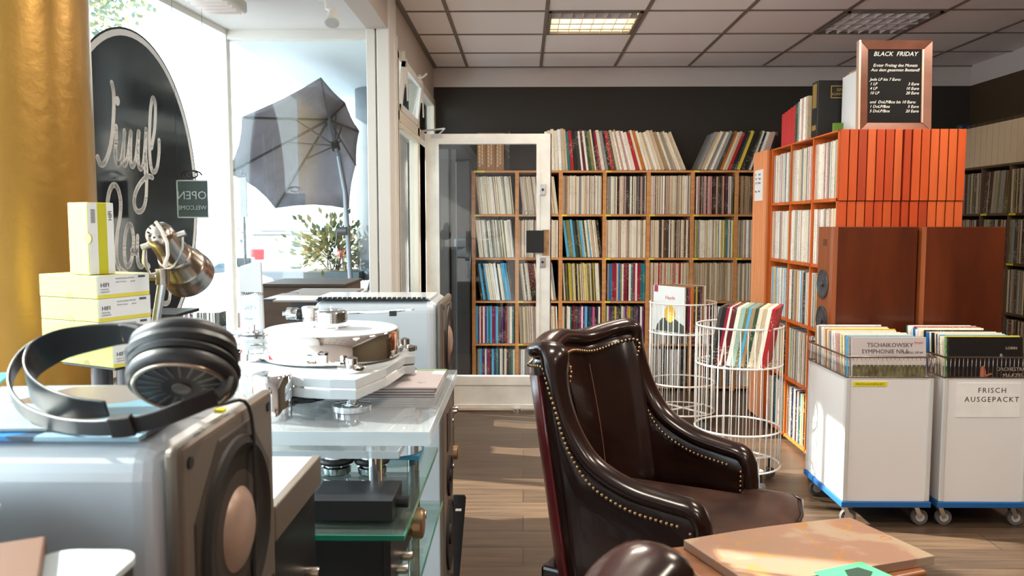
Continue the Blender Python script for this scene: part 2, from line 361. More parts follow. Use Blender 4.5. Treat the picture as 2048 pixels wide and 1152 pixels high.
lamp_xy=[(.147,5.26,True,'lit square louvre ceiling light with yellowish glow, above the back shelf'),(2.05,5.29,False,'unlit square louvre ceiling light above the price board'),(.147,1.45,True,'added unseen louvre light over the listening area, brightening the room'),(2.05,1.45,True,'added unseen louvre light over the marble table, brightening the room'),(2.05,-.45,True,'added unseen louvre light behind the camera position, brightening the room'),(2.05,3.355,True,'added unseen louvre light over the record trolleys, brightening the room'),(.147,3.355,True,'added unseen louvre light over the brown armchair, brightening the room')]  # louvre lights over the near half are unseen, added to brighten the room
for a in lamp_xy: ceiling_light(*a)
# cut recesses into the ceiling slab for the lamps
c_ob=bpy.data.objects['ceiling']
me=c_ob.data; bm=bmesh.new(); xs=sorted({LX,RX}|{v for l in lamp_xy for v in(round(l[0]+.02,3),round(l[0]+.61,3))}); ys=sorted({BACKY,BY}|{v for l in lamp_xy for v in(round(l[1]+.02,3),round(l[1]+.61,3))})
for i in range(len(xs)-1):
    for j in range(len(ys)-1):
        cx=(xs[i]+xs[i+1])/2; cy=(ys[j]+ys[j+1])/2
        if any(l[0]+.015<cx<l[0]+.62 and l[1]+.015<cy<l[1]+.62 for l in lamp_xy): z0=CZ+.075
        else: z0=CZ
        vs=[(xs[i],ys[j]),(xs[i+1],ys[j]),(xs[i+1],ys[j+1]),(xs[i],ys[j+1])]
        a=[bm.verts.new((p[0],p[1],z0)) for p in vs]; b=[bm.verts.new((p[0],p[1],CZ+.12)) for p in vs]
        bm.faces.new(a[::-1]); bm.faces.new(b)
        for k in range(4): bm.faces.new([a[k],a[(k+1)%4],b[(k+1)%4],b[k]])
bm.to_mesh(me); bm.free()
# bay lamps
t=thing('strip_light','white louvred strip light under the ceiling above the shop window','ceiling light',(-1.55,3.4,BAYZ))
e=at(440,14,2,2.45)
f=MB(); f.box((e.x-.10,2.2,2.44),(e.x+.10,e.y+.10,2.50)).box((e.x-.06,2.4,2.50),(e.x+.06,e.y-.1,BAYZ)); f.build('housing',white,t,bevel=.012)
lv=MB(); y=2.25
while y<e.y+.05: lv.box((e.x-.085,y,2.425),(e.x+.085,y+.006,2.445)); y+=.06
lv.build('louvre',mat('louvre_metal',(.85,.76,.74),.35,.2),t)
s0=at(652,0,2,2.50); 
t=thing('spotlight','small white spotlight hanging from the bay ceiling above the parasol view','spotlight',(s0.x,s0.y,BAYZ))
f=MB(); f.cyl((s0.x-.01,s0.y,BAYZ),(s0.x-.01,s0.y,2.50),.035).cyl((s0.x,s0.y,2.50),(s0.x,s0.y,2.47),.008); f.build('mount',white,t)
hd=at(665,35,1,s0.y-.05); dd=Vector((.05,-.55,-.8)).normalized()
f=MB(); f.lathe([(.012,-.055),(.022,-.05),(.024,-.01),(.036,.03),(.037,.036)],hd,dd,24); f.build('lamp_head',white,t)
MB().cyl(hd+dd*.034,hd+dd*.038,.031).build('lens',mat('lamp_lens',(.5,.5,.5),.2),t)
f=MB(); f.tube([(s0.x,s0.y,2.48),(s0.x,s0.y,2.46),hd-dd*.04],.007); f.build('arm',white,t)

# ------------------------------------------------ SHELVES AND RECORDS
PAL={'cream':(.78,.68,.50),'ivory':(.86,.80,.68),'white':(.88,.87,.84),'beige':(.58,.45,.30),'tan':(.38,.24,.12),'grey':(.30,.29,.27),'black':(.018,.016,.015),'charcoal':(.06,.055,.05),
 'red':(.42,.015,.02),'crimson':(.30,.01,.04),'maroon':(.12,.015,.02),'orange':(.62,.20,.03),'yellow':(.65,.48,.05),'olive':(.20,.19,.06),'dark green':(.035,.085,.05),'green':(.10,.30,.08),'mint':(.36,.50,.42),
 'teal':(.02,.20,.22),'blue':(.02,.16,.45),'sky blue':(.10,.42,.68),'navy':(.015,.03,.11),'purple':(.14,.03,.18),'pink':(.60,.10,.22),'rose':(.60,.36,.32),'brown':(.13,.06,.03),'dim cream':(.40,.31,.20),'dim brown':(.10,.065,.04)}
SLM={}
def sleeve(c):
    if c in SLM: return SLM[c]
    m=bpy.data.materials.new('sleeve_'+c.replace(' ','_')); m.use_nodes=True; nt=m.node_tree; b=nt.nodes['Principled BSDF']; col=PAL[c]
    dark=sum(col)/3<.2
    ge=nt.nodes.new('ShaderNodeNewGeometry'); mp=nt.nodes.new('ShaderNodeMapping'); mp.inputs['Scale'].default_value=(160,160,110)
    nz=nt.nodes.new('ShaderNodeTexNoise'); nz.inputs['Scale'].default_value=1; nz.inputs['Detail'].default_value=2
    n2=nt.nodes.new('ShaderNodeTexNoise'); n2.inputs['Scale'].default_value=7; n2.inputs['Detail'].default_value=2
    nt.links.new(ge.outputs['Position'],mp.inputs[0]); nt.links.new(mp.outputs[0],nz.inputs['Vector']); nt.links.new(ge.outputs['Position'],n2.inputs['Vector'])
    a=nt.nodes.new('ShaderNodeMath'); a.operation='GREATER_THAN'; a.inputs[1].default_value=.57; nt.links.new(nz.outputs['Fac'],a.inputs[0])
    d=nt.nodes.new('ShaderNodeMath'); d.operation='GREATER_THAN'; d.inputs[1].default_value=.50; nt.links.new(n2.outputs['Fac'],d.inputs[0])
    e=nt.nodes.new('ShaderNodeMath'); e.operation='MULTIPLY'; nt.links.new(a.outputs[0],e.inputs[0]); nt.links.new(d.outputs[0],e.inputs[1])
    e2=nt.nodes.new('ShaderNodeMath'); e2.operation='MULTIPLY'; e2.inputs[1].default_value=.55 if dark else .32; nt.links.new(e.outputs[0],e2.inputs[0])
    mx=nt.nodes.new('ShaderNodeMix'); mx.data_type='RGBA'; mx.inputs[6].default_value=(*col,1); mx.inputs[7].default_value=(.6,.55,.42,1) if dark else (*[v*.25 for v in col],1)
    nt.links.new(e2.outputs[0],mx.inputs[0]); nt.links.new(mx.outputs[2],b.inputs['Base Color']); b.inputs['Roughness'].default_value=.55; b.inputs['Specular IOR Level'].default_value=.25
    SLM[c]=m; return m
ORD=['first','second','third','fourth','fifth','sixth','seventh','eighth','ninth','tenth','eleventh','twelfth','thirteenth','fourteenth','fifteenth','sixteenth','seventeenth','eighteenth','nineteenth','twentieth']
def ordn(n):
    if n<20: return ORD[n]
    tens={2:'twenty',3:'thirty',4:'forty',5:'fifty',6:'sixty',7:'seventy'}[(n+1)//10]; u=(n+1)%10
    return (tens+'-'+ORD[u-1]) if u else {2:'twentieth',3:'thirtieth',4:'fortieth',5:'fiftieth',6:'sixtieth',7:'seventieth'}[(n+1)//10]
SPECS=[]   # (origin, dir stack s, dir depth d, up u, thickness, height, depth, colour, cell, index, weight)
def fill(cell,o,s,d,L,cols,th=(.003,.008),lean=0,h=.315,full=1.0,w=1.0,jit=.25,hj=.004,dp=.31):
    """records from point o along s (length L); spine at o, sleeve extends along d"""
    o=Vector(o); s=Vector(s).normalized(); d=Vector(d).normalized(); p=0; i=0; Z=Vector((0,0,1)); end=L*full
    while True:
        t=random.uniform(*th); 
        ln=lean+random.uniform(-jit,jit)*abs(lean)*.3
        if p+t+h*abs(math.sin(lean))>end: break
        u=(Z*math.cos(ln)+s*math.sin(ln)); off=0 if lean>=0 else h*math.sin(-lean)
        hh=h+random.uniform(-hj,hj)
        oo=o+s*(p+off)+d*random.uniform(0,.012)+Z*(t*max(0,math.sin(abs(lean)))*1.0+.0006)
        s2=(s*math.cos(ln)-Z*math.sin(ln))
        c=random.choice(cols) if isinstance(cols,list) else cols
        if ln>0: oo=oo+Z*(t*math.sin(ln)*0)
        sc=oo+u*h/2; r=(sc-Vector(EYE)); sz=t*FPX/r.y*w*max(.12,abs(s.x))*(h*FPX/r.y)
        SPECS.append((oo,s2,d,u,t,hh,dp,c,cell,i,sz)); i+=1
        p+=t/math.cos(lean)+random.choice((.0008,.0012,.0022))
def rec_mesh(bm,sp,M=None,mi=0):
    o,s,d,u,t,h,dp,*_=sp; o=o if M is None else Vector((0,0,0))
    v=[bm.verts.new(o+s*a+d*b+u*c) for a,b,c in((0,0,0),(t,0,0),(t,dp,0),(0,dp,0),(0,0,h),(t,0,h),(t,dp,h),(0,dp,h))]
    for q in((3,2,1,0),(4,5,6,7),(0,1,5,4),(1,2,6,5),(2,3,7,6),(3,0,4,7)):
        f=bm.faces.new([v[k] for k in q]); f.material_index=mi
LIGHT=['cream','cream','ivory','ivory','beige','cream','rose','white','tan','cream','ivory','grey']; MIX=LIGHT+['black','olive','red','grey','charcoal','tan']
DARK=['black','black','charcoal','grey','ivory','black','maroon','cream']; CLR=['black','grey','ivory','teal','sky blue','purple','charcoal','cream','crimson','white','navy']
# oak wall shelf
SY=6.80; DEP=.33; PIT=.3655; x0=-.405+.0; XD=[.313+PIT*k for k in range(-2,6)]   # divider x
ZL=[.02+.3637*k for k in range(6)]
os_=thing('record_shelf','oak coloured cube shelf full of records along the dark back wall','shelf',(.9,SY+.16,0))
f=MB()
for k,z in enumerate(ZL): f.box((XD[0]-.018,SY,z),(XD[-1]+.0,SY+DEP,z+.017))
f.build('shelf_board',oak,os_,bevel=.0015)
f=MB()
for x in XD: f.box((x-.017,SY+.001,0),(x-.001,SY+DEP,1.84)); f.box((x+.001-(.002),SY+.001,0),(x+.014,SY+DEP,1.84))
f.build('upright',oak,os_,bevel=.0015)
MB().box((XD[0],SY+DEP,0),(XD[-1],SY+DEP+.004,1.83)).build('back_panel',mat('dark_back',(.02,.015,.01),.8),os_)
ylab=mat('yellow_label',(.75,.62,.02),.5)
for k,r in((0,5),(0,4),(2,4),(3,4),(4,4),(5,4),(3,3),(4,3),(5,3),(6,3),(2,5),(3,5),(5,5),(1,1),(1,2),(3,2),(6,2)):
    if k==2 and r==5: continue
    MB().box((XD[min(k,6)]+.006,SY-.002,ZL[r]+.001),(XD[min(k,6)]+.006+(.085 if k==0 and r==5 else .045),SY,ZL[r]+.016)).build('yellow_label',ylab,os_)
rown=['bottom row','fourth row','third row','second row','top row']
coln=['first column behind door','second column behind door','third column','fourth column','fifth column','sixth column','seventh column']
TH={'L':(.003,.007),'M':(.004,.010),'K':(.010,.020)}
lay={(0,4):(LIGHT,'M',.10,.98),(0,3):(['ivory','white','cream','grey','olive'],'M',.10,1),(0,2):(['ivory','cream','white','red','black','sky blue','charcoal'],'K',.14,1),(0,1):(['maroon','crimson','teal','sky blue','ivory','black','grey','purple'],'K',0,1),(0,0):(CLR,'K',0,1),
 (1,4):(LIGHT,'M',.12,1),(1,3):(LIGHT,'M',0,1),(1,2):(DARK,'K',.12,1),(1,1):(LIGHT,'M',.04,1),(1,0):(['grey','white'],'K',0,1),
 (2,4):(LIGHT,'L',0,1),(2,3):(['dark green','black','beige','sky blue','cream','charcoal','ivory','olive'],'K',.12,1),(2,2):(['yellow','ivory','olive','black','charcoal','cream'],'M',.05,1),(2,1):(CLR+['pink'],'K',0,1),(2,0):(CLR,'K',0,1),
 (3,4):(['black','charcoal','rose','ivory','cream','grey'],'M',0,1),(3,3):(LIGHT+['rose'],'M',0,1),(3,2):(['ivory','cream','blue','olive','teal','crimson','black','rose'],'K',0,1),(3,1):(['ivory','yellow','grey','black','purple','green','charcoal'],'K',0,1),(3,0):(CLR,'K',0,1),
 (4,4):(LIGHT+['olive','charcoal'],'L',0,1),(4,3):(['cream','beige','brown','charcoal','ivory','cream'],'M',0,1),(4,2):(['beige','cream','cream','red','ivory'],'L',0,1),(4,1):(['ivory','charcoal','grey'],'M',0,1),(4,0):(['grey','white','black','charcoal','yellow'],'K',0,1),
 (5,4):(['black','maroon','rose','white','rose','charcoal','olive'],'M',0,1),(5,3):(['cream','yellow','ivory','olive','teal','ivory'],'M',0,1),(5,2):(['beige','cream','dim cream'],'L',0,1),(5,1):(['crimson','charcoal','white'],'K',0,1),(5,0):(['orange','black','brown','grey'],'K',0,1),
 (6,4):(['brown','dim cream','tan'],'M',0,1),(6,3):(LIGHT,'M',0,1),(6,2):(['beige','cream'],'M',0,1),(6,1):(LIGHT,'M',0,1),(6,0):(DARK,'M',0,1)}
for (c,r),(cols,th,ln,fl) in lay.items():
    xx=XD[c]+.015; L=(XD[c+1]-.018-xx) if c<6 else .25
    if c==6: continue
    fill(f'{rown[r]} of oak shelf, {coln[c]}',(xx,SY+.008,ZL[r]+.018),(1,0,0),(0,1,0),L,cols,TH[th],-ln if ln else 0,.314 if th!='L' else .318,fl,1.0)
fill('top row of oak shelf, seventh column',(XD[6]+.015,SY+.008,ZL[4]+.018),(1,0,0),(0,1,0),.33,['brown','dim cream','tan'],TH['M'],0)
for r in(3,2,1,0): fill(rown[r]+' of oak shelf, seventh column',(XD[6]+.015,SY+.008,ZL[r]+.018),(1,0,0),(0,1,0),.33,LIGHT,TH['M'],0,w=.8)
NREC_WALL=len(SPECS)
# orange island shelf: two units back to back, records on the side facing the window
OX0,OX1,OY0,OY1=1.712,2.388,4.47,5.66; OZ=[.035,.413,.791,1.169,1.547,1.925]
oi=thing('orange_island_shelf','tall orange double sided record shelf with slatted end in the middle of the shop','shelf',((OX0+OX1)/2,(OY0+OY1)/2,0))
xm=(OX0+OX1)/2
random.seed(3)
NS=14; sw=(OX1-OX0)/NS
tones=[mat('orange_slat_%d'%i,c,.45,noise=((30,30,2),.12)) for i,c in enumerate([(.38,.044,.007),(.43,.062,.010),(.32,.034,.006),(.45,.080,.017)])]
for zr,(za,zb,yo) in enumerate(((1.541,1.925,-.006),(.035,1.538,0))):
    for i in range(NS):
        g=.012 if i==7 else .006
        MB().box((OX0+i*sw+g/2,OY0-.016+yo,za),(OX0+(i+1)*sw-g/2 if i!=6 else OX0+7*sw-.006,OY0+.004,zb)).build('end_slat',tones[random.randrange(4)],oi,bevel=.0015)
f=MB()
for z in OZ: f.box((OX0,OY0+.004,z-.009),(OX1,OY1,z+.009 if z<1.9 else z))
f.build('shelf_board',orange,oi,bevel=.001)
f=MB(); yd=[OY0+.004,4.86,5.255,OY1-.016]
for y in yd: f.box((OX0,y,0.02),(OX1,y+.014,1.925))
f.build('upright',orange,oi,bevel=.001)
MB().box((xm-.008,OY0+.01,.03),(xm+.008,OY1-.01,1.92)).build('centre_panel',mat('red_orange_panel',(.42,.05,.008),.5),oi)
cn=['nearest bay','middle bay','far bay']
OL=['ivory','white','cream','white','ivory','grey','rose']
for r in range(5):
    for k in range(3):
        cols=OL+(['beige'] if r>2 else ['black','yellow','sky blue','tan'])+(['navy','teal','maroon','yellow','tan','brown'] if r==0 else [])
        fill(f'{rown[r]} of orange island shelf, {cn[k]}',(OX0+.006,yd[k+1]-.004,OZ[r]+.010),(0,-1,0),(1,0,0),yd[k+1]-yd[k]-.022,cols,(.003,.009),0,.318,1,1.0)
# slatted panel unit behind it
ou=thing('orange_side_unit','orange shelf unit with slatted side panel and taped price note, behind the island shelf','shelf',(2.0,5.9,0))
f=MB()
for i in range(6): f.box((1.695,5.72+i*.055,.02),(1.712,5.72+i*.055+.053,1.93))
f.build('side_panel',orangelt,ou,bevel=.002)
f=MB(); f.box((1.712,5.72,1.91),(2.39,6.05,1.93)).box((1.712,5.72,0.02),(2.39,5.735,1.91)).box((2.37,5.72,0),(2.39,6.05,1.91)).box((1.712,6.035,0),(2.39,6.05,1.91)); f.build('carcass',orange,ou)
nt_=MB().box((1.693,5.80,1.58),(1.695,6.0,1.80)).build('price_note',paper,ou)
text([(l,0,-.03*i,.022) for i,l in enumerate(['LP        3 Euro','2 LP      5 Euro','3 LP    10 Euro','','Maxi    2 Euro'])],ink,frameM((1.6925,5.985,1.76),(0,-1,0),(0,0,1)),ou,'price_lettering')
# right-hand brown shelf
rx=3.54; RZ=[.02+.3637*k for k in range(6)]
rs=thing('brown_wall_shelf','dark brown cube shelf of records along the brown right wall','shelf',(rx+.16,6,0))
ry=[3.8+.3655*k for k in range(10)]
f=MB()
for z in RZ: f.box((rx,ry[0],z),(RX-.01,BY-.01,z+.017))
f.build('shelf_board',brownb,rs)
f=MB()
for y in ry: f.box((rx+.001,y-.010,0),(RX-.01,y+.010,1.84))
f.build('upright',brownb,rs)
for k,r in((8,4),(7,4),(6,4),(8,3),(6,3),(7,2)): MB().box((rx-.002,ry[k]-.09,RZ[r]+.001),(rx,ry[k]-.01,RZ[r]+.016)).build('yellow_label',ylab,rs)
random.seed(11)
for r in range(5):
    for k in range(3,9):
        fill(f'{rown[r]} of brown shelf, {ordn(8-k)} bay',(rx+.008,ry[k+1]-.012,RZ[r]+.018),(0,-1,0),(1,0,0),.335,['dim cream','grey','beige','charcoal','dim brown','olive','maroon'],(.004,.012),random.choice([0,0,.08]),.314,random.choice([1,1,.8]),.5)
ALL=list(SPECS)
order=sorted(range(len(ALL)),key=lambda i:-ALL[i][10])
picked=set(order[:240])
for i in picked:
    sp=ALL[i]; bm=bmesh.new(); rec_mesh(bm,sp,True); me=bpy.data.meshes.new('record'); bm.to_mesh(me); bm.free(); me.materials.append(sleeve(sp[7]))
    o=bpy.data.objects.new('record',me); COL.objects.link(o); o.location=sp[0]
    cell=sp[8]
    tag(o,f'{sp[7]} record, {ordn(sp[9])} from left, {cell}','record','records in the '+cell.split(',')[0])
cl=sorted(set(s[7] for s in ALL)); 
for nm,flt,lab in(('record_rows',lambda s:'oak' in s[8],'remaining thin record spines packed in the oak wall shelf'),('record_rows',lambda s:'orange' in s[8],'remaining thin record spines packed in the orange island shelf'),('record_rows',lambda s:'brown' in s[8],'shaded record spines packed in the brown shelf on the right wall')):
    sub=[ALL[i] for i in range(len(ALL)) if i not in picked and flt(ALL[i])]
    if not sub: continue
    bm=bmesh.new()
    for sp in sub: rec_mesh(bm,sp,None,cl.index(sp[7]))
    me=bpy.data.meshes.new(nm); bm.to_mesh(me); bm.free()
    for c in cl: me.materials.append(sleeve(c))
    o=bpy.data.objects.new(nm,me); COL.objects.link(o); tag(o,lab,'records',kind='stuff')
# ---- box sets leaning on top of the oak shelf
def slab(name,o,s,d,u,t,h,dp,m,label,cat,group=None,over=.002):
    """book/box: spine face at o; s thickness dir, d depth dir"""
    o=Vector(o); r=thing(name,label,cat,tuple(o),0,group)
    M=Matrix(((s.x,d.x,u.x,o.x),(s.y,d.y,u.y,o.y),(s.z,d.z,u.z,o.z),(0,0,0,1)))
    MB().box((0,0,0),(t,dp,h),M).build('cover',m,r,bevel=min(.0015,t*.2),seg=1)
    MB().box((t*.12,.004,.003),(t*.88,dp+.001,h+.0006),M).build('pages',paper,r)
    return r
random.seed(5)
Z=Vector((0,0,1)); ztop=ZL[5]+.0175
seq=['ivory','cream','ivory','cream','white','beige','cream','teal','red','black','charcoal','white','maroon','ivory','dark green','olive','cream','black','crimson','ivory','grey','black','red','charcoal','cream','ivory','rose','ivory','rose','white','ivory','red','cream','orange','ivory','cream','beige','ivory','cream','beige','tan','cream','grey','beige','cream','ivory','beige','cream']
def topboxes(seq,xa,xb,l0,l1,where):
    n=len(seq); th=[random.uniform(.012,.024) for _ in seq]; k=(xb-xa)/sum(t*1.08 for t in th); x=xa
    for i,(c,t) in enumerate(zip(seq,th)):
        t*=k; ln=l0+(l1-l0)*i/(n-1); hh=random.uniform(.322,.345)
        s=Vector((math.cos(ln),0,math.sin(ln))); u=Vector((-math.sin(ln),0,math.cos(ln)))
        s2=s; oz=0 if ln>0 else -t*math.cos(0)*math.sin(ln)
        o=Vector((x,SY+.01+random.uniform(0,.02),ztop+oz+.0005))
        bm=MB(); bm.box((0,0,0),(t*math.cos(ln)*.97,.31,hh))
        ob=bm.build('box_set',sleeve(c),None,bevel=.001,seg=1); ob.location=o; ob.rotation_euler=(0,-ln,0)
        tag(ob,f'{c} record box, {ordn(i)} from left {where}','record box','record boxes on oak shelf top')
        x+=t*1.08
topboxes(seq,.18,1.36,.02,.40,'in left group on top of oak shelf')
topboxes(['grey','beige','cream','grey','ivory','grey','charcoal','orange','cream','beige','red','black','charcoal','yellow','black','black','charcoal','ivory','black','white','beige','rose','black'],1.45,2.02,-.42,-.30,'in right group on top of oak shelf')
# binders on the shelf seen through the door
tb=mat('binder_orange',(.30,.13,.05),.6)
for i in range(3):
    xx=-.385+.075*i
    o=MB().box((xx,SY+.01,ztop),(xx+.072,SY+.25,ztop+.31)).build('binder',tb,bevel=.002); tag(o,f'orange brown slotted file box, {ordn(i)} from the left on the shelf behind the door','file box','file boxes behind the door glass')
    f=MB()
    for a in range(2):
        for b in range(7-a): f.box((xx+.012+.022*a,SY+.007,ztop+.03+.03*b+.02*a),(xx+.026+.022*a,SY+.0095,ztop+.055+.03*b+.02*a))
    q=f.build('slot_label',mat('slot_cream',(.55,.40,.24),.6)); q.parent=o
o=MB().box((-.155,SY+.01,ztop),(-.115,SY+.3,ztop+.32)).build('record_box',sleeve('black'),bevel=.002); tag(o,'black record box with white spine print beside the orange file boxes','record box')
# right wall shelf top
random.seed(9)
y=6.98; k=0
for c,t,l in (('dim cream',.02,.1),('grey',.03,.12),('black',.02,.15),('sky blue',.02,.15),('teal',.025,.12),('dark green',.07,.05),('navy',.05,0)):
    ob=MB().box((0,-t,0),(.3,0,.33 if t<.05 else .36)).build('book',sleeve(c),bevel=.002); ob.location=(rx+.02,y-.003,RZ[5]+.018+.001); 
    tag(ob,f'{c} book, {ordn(k)} from the corner on top of the brown wall shelf','book','books on top of the brown shelf'); y-=t+.012; k+=1
bx=mat('beige_cassette',(.66,.49,.31),.6); bt=mat('cassette_top',(.09,.06,.03),.6)
for k in range(26):
    if y<3.9: break
    ob=MB().box((0,-.072,0),(.29,0,.315)).build('magazine_file',bx,bevel=.002); ob.location=(rx+.02,y,RZ[5]+.018)
    q=MB().box((.002,-.062,.315),(.28,-.01,.34)).build('dark_top',bt); q.parent=ob
    tag(ob,f'beige slipcase with dark top, {ordn(k)} from the green book on the right wall shelf','slipcase','beige slipcases on the brown shelf'); y-=.078

# ------------------------------------------------ LISTENING CORNER, LEFT
# gold column
f=MB(); f.cyl((-1.664,2.62,0),(-1.664,2.62,BAYZ),.250,n=64); struct(f.build('trim_12',gold))
# oval shop sign stuck on the window glass
oy,oz,ora,orb=3.79,1.556,.573,.75
def winM(y,z,off=0.004): # frame on the glass: x along -dir? text reads left->right with increasing Y
    d=Vector((.09,1,0)).normalized(); n=Vector((1,-.09,0)).normalized()
    o=Vector((sfx(y),y,z))+n*off
    return Matrix(((d.x,0,n.x,o.x),(d.y,0,n.y,o.y),(0,1,0,o.z),(0,0,0,1)))
MW=winM(oy,oz); si=thing('window_sign','black oval window sign with white script lettering behind the gold column','sign',(sfx(oy),oy,oz-orb))
el=lambda a,b,n=72:[(a*math.cos(2*PI*k/n),b*math.sin(2*PI*k/n)) for k in range(n)]
MB().prism(el(ora+.004,orb+.004),.0012,MW@Matrix.Translation((0,0,.002))).build('black_rim',blackm,si)
MB().prism(el(ora-.006,orb-.006),.0008,MW@Matrix.Translation((0,0,.0034))).build('white_border',mat('sign_white',(.62,.62,.62),.4),si)
MB().prism(el(ora-.034,orb-.034),.0008,MW@Matrix.Translation((0,0,.0044))).build('black_field',mat('sign_black',(.016,.020,.024),.12,spec=.25),si)
def onwin(px,py):
    r=camray(px,py); t=-(0+1.73+.09*4.75)/(r.x-.09*r.y) if 0 else -(1.73+.09*4.75)/(r.x-.09*r.y)
    P=Vector(EYE)+r*t; return ((P.y-oy)*math.sqrt(1+.0081),P.z-oz)
k1=lambda L:[onwin(x/2.881,y/2.881) for x,y in L]
k6=lambda L:[onwin(180+x/3.292,330+y/3.292) for x,y in L]
def smooth(P,n=4):
    P=[Vector(p) for p in P]; out=[]
    for i in range(len(P)-1):
        a,b,c,d=P[max(i-1,0)],P[i],P[i+1],P[min(i+2,len(P)-1)]
        for k in range(n):
            t=k/n; out.append(.5*((2*b)+(c-a)*t+(2*a-5*b+4*c-d)*t*t+(3*b-a-3*c+d)*t**3))
    return out+[P[-1]]
st=MB(); ML=MW@Matrix.Translation((0,0,.0054))
for L in (k1([(632,478),(643,540),(643,640),(636,760),(622,850),(600,920),(580,948),(562,942),(550,905)]),
 k1([(657,730),(656,800),(652,870),(655,925),(668,945),(685,925),(698,850),(706,760)]),k1([(705,755),(700,860),(700,940),(712,948),(726,890),(742,760)]),
 k1([(742,760),(740,860),(742,945),(757,955),(772,905),(786,760)]),k1([(788,760),(784,870),(788,950),(803,972),(818,920),(830,745)]),
 k1([(830,745),(828,850),(826,1000)]),k1([(905,810),(905,880),(895,960),(880,990),(862,975),(852,900),(850,780),(855,650),(866,572),(878,575),(884,620),(880,740),(862,850)]),
 k6([(398,82),(370,74),(335,100),(300,150),(280,210),(280,270),(300,305),(328,300),(348,260),(358,180),(360,20),(352,-60)]),
 k6([(100,260),(110,190),(130,140),(155,135),(175,170),(188,240),(185,330),(165,450),(160,560),(165,640),(190,690),(230,715)]),
 k6([(238,395),(222,440),(213,520),(215,620),(233,668),(255,640),(270,560),(272,470),(258,400),(238,395)]),k6([(262,560),(285,580),(300,560)]),
 k6([(300,470),(298,560),(303,640),(320,668),(340,650),(352,560)]),k6([(352,560),(356,640),(375,668)]),k6([(455,885),(470,910),(495,910),(512,880),(518,780)])): st.ribbon(smooth(L),.026,ML,.0008)
st.prism([(onwin(230.7,202)[0]+.018*math.cos(a*PI/6),onwin(230.7,202)[1]+.022*math.sin(a*PI/6)) for a in range(12)],.0008,ML)
st.build('script_lettering',mat('sign_letter_white',(.62,.62,.62),.4),si)
# hanging OPEN sign (outside, seen mirrored)
hs=thing('open_sign','small hanging open sign seen from behind through the shop window','sign',tuple(at(385,436,1,3.9)))
def hp(px,py): return at(px,py,1,3.9)
a=hp(353,360); b=hp(416,436)
MB().box((a.x,3.90,b.z),(b.x,3.908,a.z)).build('board',mat('sign_board',(.05,.085,.10),.5),hs)
f=MB(); f.box((a.x,3.896,a.z-.006),(b.x,3.901,a.z)).box((a.x,3.896,b.z),(b.x,3.901,b.z+.006)).box((a.x,3.896,b.z),(a.x+.005,3.901,a.z)); f.build('board_edge',mat('pale_blue',(.45,.60,.65),.5),hs)
text([('OPEN',0,.080,.056,'CENTER'),('WELCOME',0,.030,.029,'CENTER')],mat('pale_blue',(.45,.60,.65),.5),frameM(((a.x+b.x)/2,3.895,b.z+.01),(-1,0,0),(0,0,1)),hs,'mirrored_lettering')
f=MB(); 
for sx in(-1,1): f.tube([Vector(((a.x+b.x)/2+sx*.05*math.cos(t*.5)*(1-t*.07),3.902,a.z+.022+.028*math.sin(t*.5)*(1-t*.06))) for t in range(12)],.004)
for sx in(.02,.98): f.cyl((a.x+(b.x-a.x)*sx,3.904,a.z),(a.x+(b.x-a.x)*sx,3.904,BAYZ),.0008,n=5)
f.build('scroll_bracket',blackp,hs)
# --- silver speakers
def subwoofer(x1,y0,y1,z0,z1,dp,label,lab2):
    t=thing('subwoofer',label,'speaker',(x1-dp/2,(y0+y1)/2,z0),0,'silver subwoofers')
    MB().box((x1-dp,y0,z0),(x1-.012,y1,z1)).build('cabinet',silver,t,bevel=.034,seg=6)
    MB().box((x1-.018,y0+.002,z0+.002),(x1,y1-.002,z1-.002)).build('front_panel',silver_warm,t,bevel=.008,seg=3)
    cy,cz=(y0+y1)/2,(z0+z1)/2; R=min(y1-y0,z1-z0)*.40
    M=Matrix(((0,0,1,x1-.002),(1,0,0,cy),(0,1,0,cz),(0,0,0,1)))
    w=MB().prism([(R*1.16*math.cos(PI/8+k*PI/4),R*1.16*math.sin(PI/8+k*PI/4)) for k in range(8)],.0045,M).build('woofer',mat('woofer_frame',(.035,.026,.020),.45),t,bevel=.002)
    MB().lathe([(R,.001),(R*.98,.006),(R*.90,.009),(R*.82,.005),(R*.78,.003),(R*.45,.002)],(x1,cy,cz),(1,0,0),48).build('surround',mat('woofer_rubber',(.010,.008,.007),.55),w)
    MB().lathe([(R*.46,.0005),(R*.40,.007),(R*.28,.012),(R*.10,.0145),(.001,.015)],(x1,cy,cz),(1,0,0),40).build('dust_cap',mat('dust_cap_copper',(.34,.23,.18),.35,.3),w)
    for sy in(-1,1):
        for sz in(-1,1): MB().cyl((x1-.002,cy+sy*(y1-y0)*.42,cz+sz*(z1-z0)*.42),(x1+.002,cy+sy*(y1-y0)*.42,cz+sz*(z1-z0)*.42),.006,n=14).build('screw_cap',blackp,t)
    return t
subwoofer(-.327,.75,1.04,.937,1.2075,.62,'large silver speaker in the left foreground with headphones on top',0)
subwoofer(-.228,2.28,2.57,.93,1.199,.376,'silver speaker behind the turntable, facing the aisle',0)
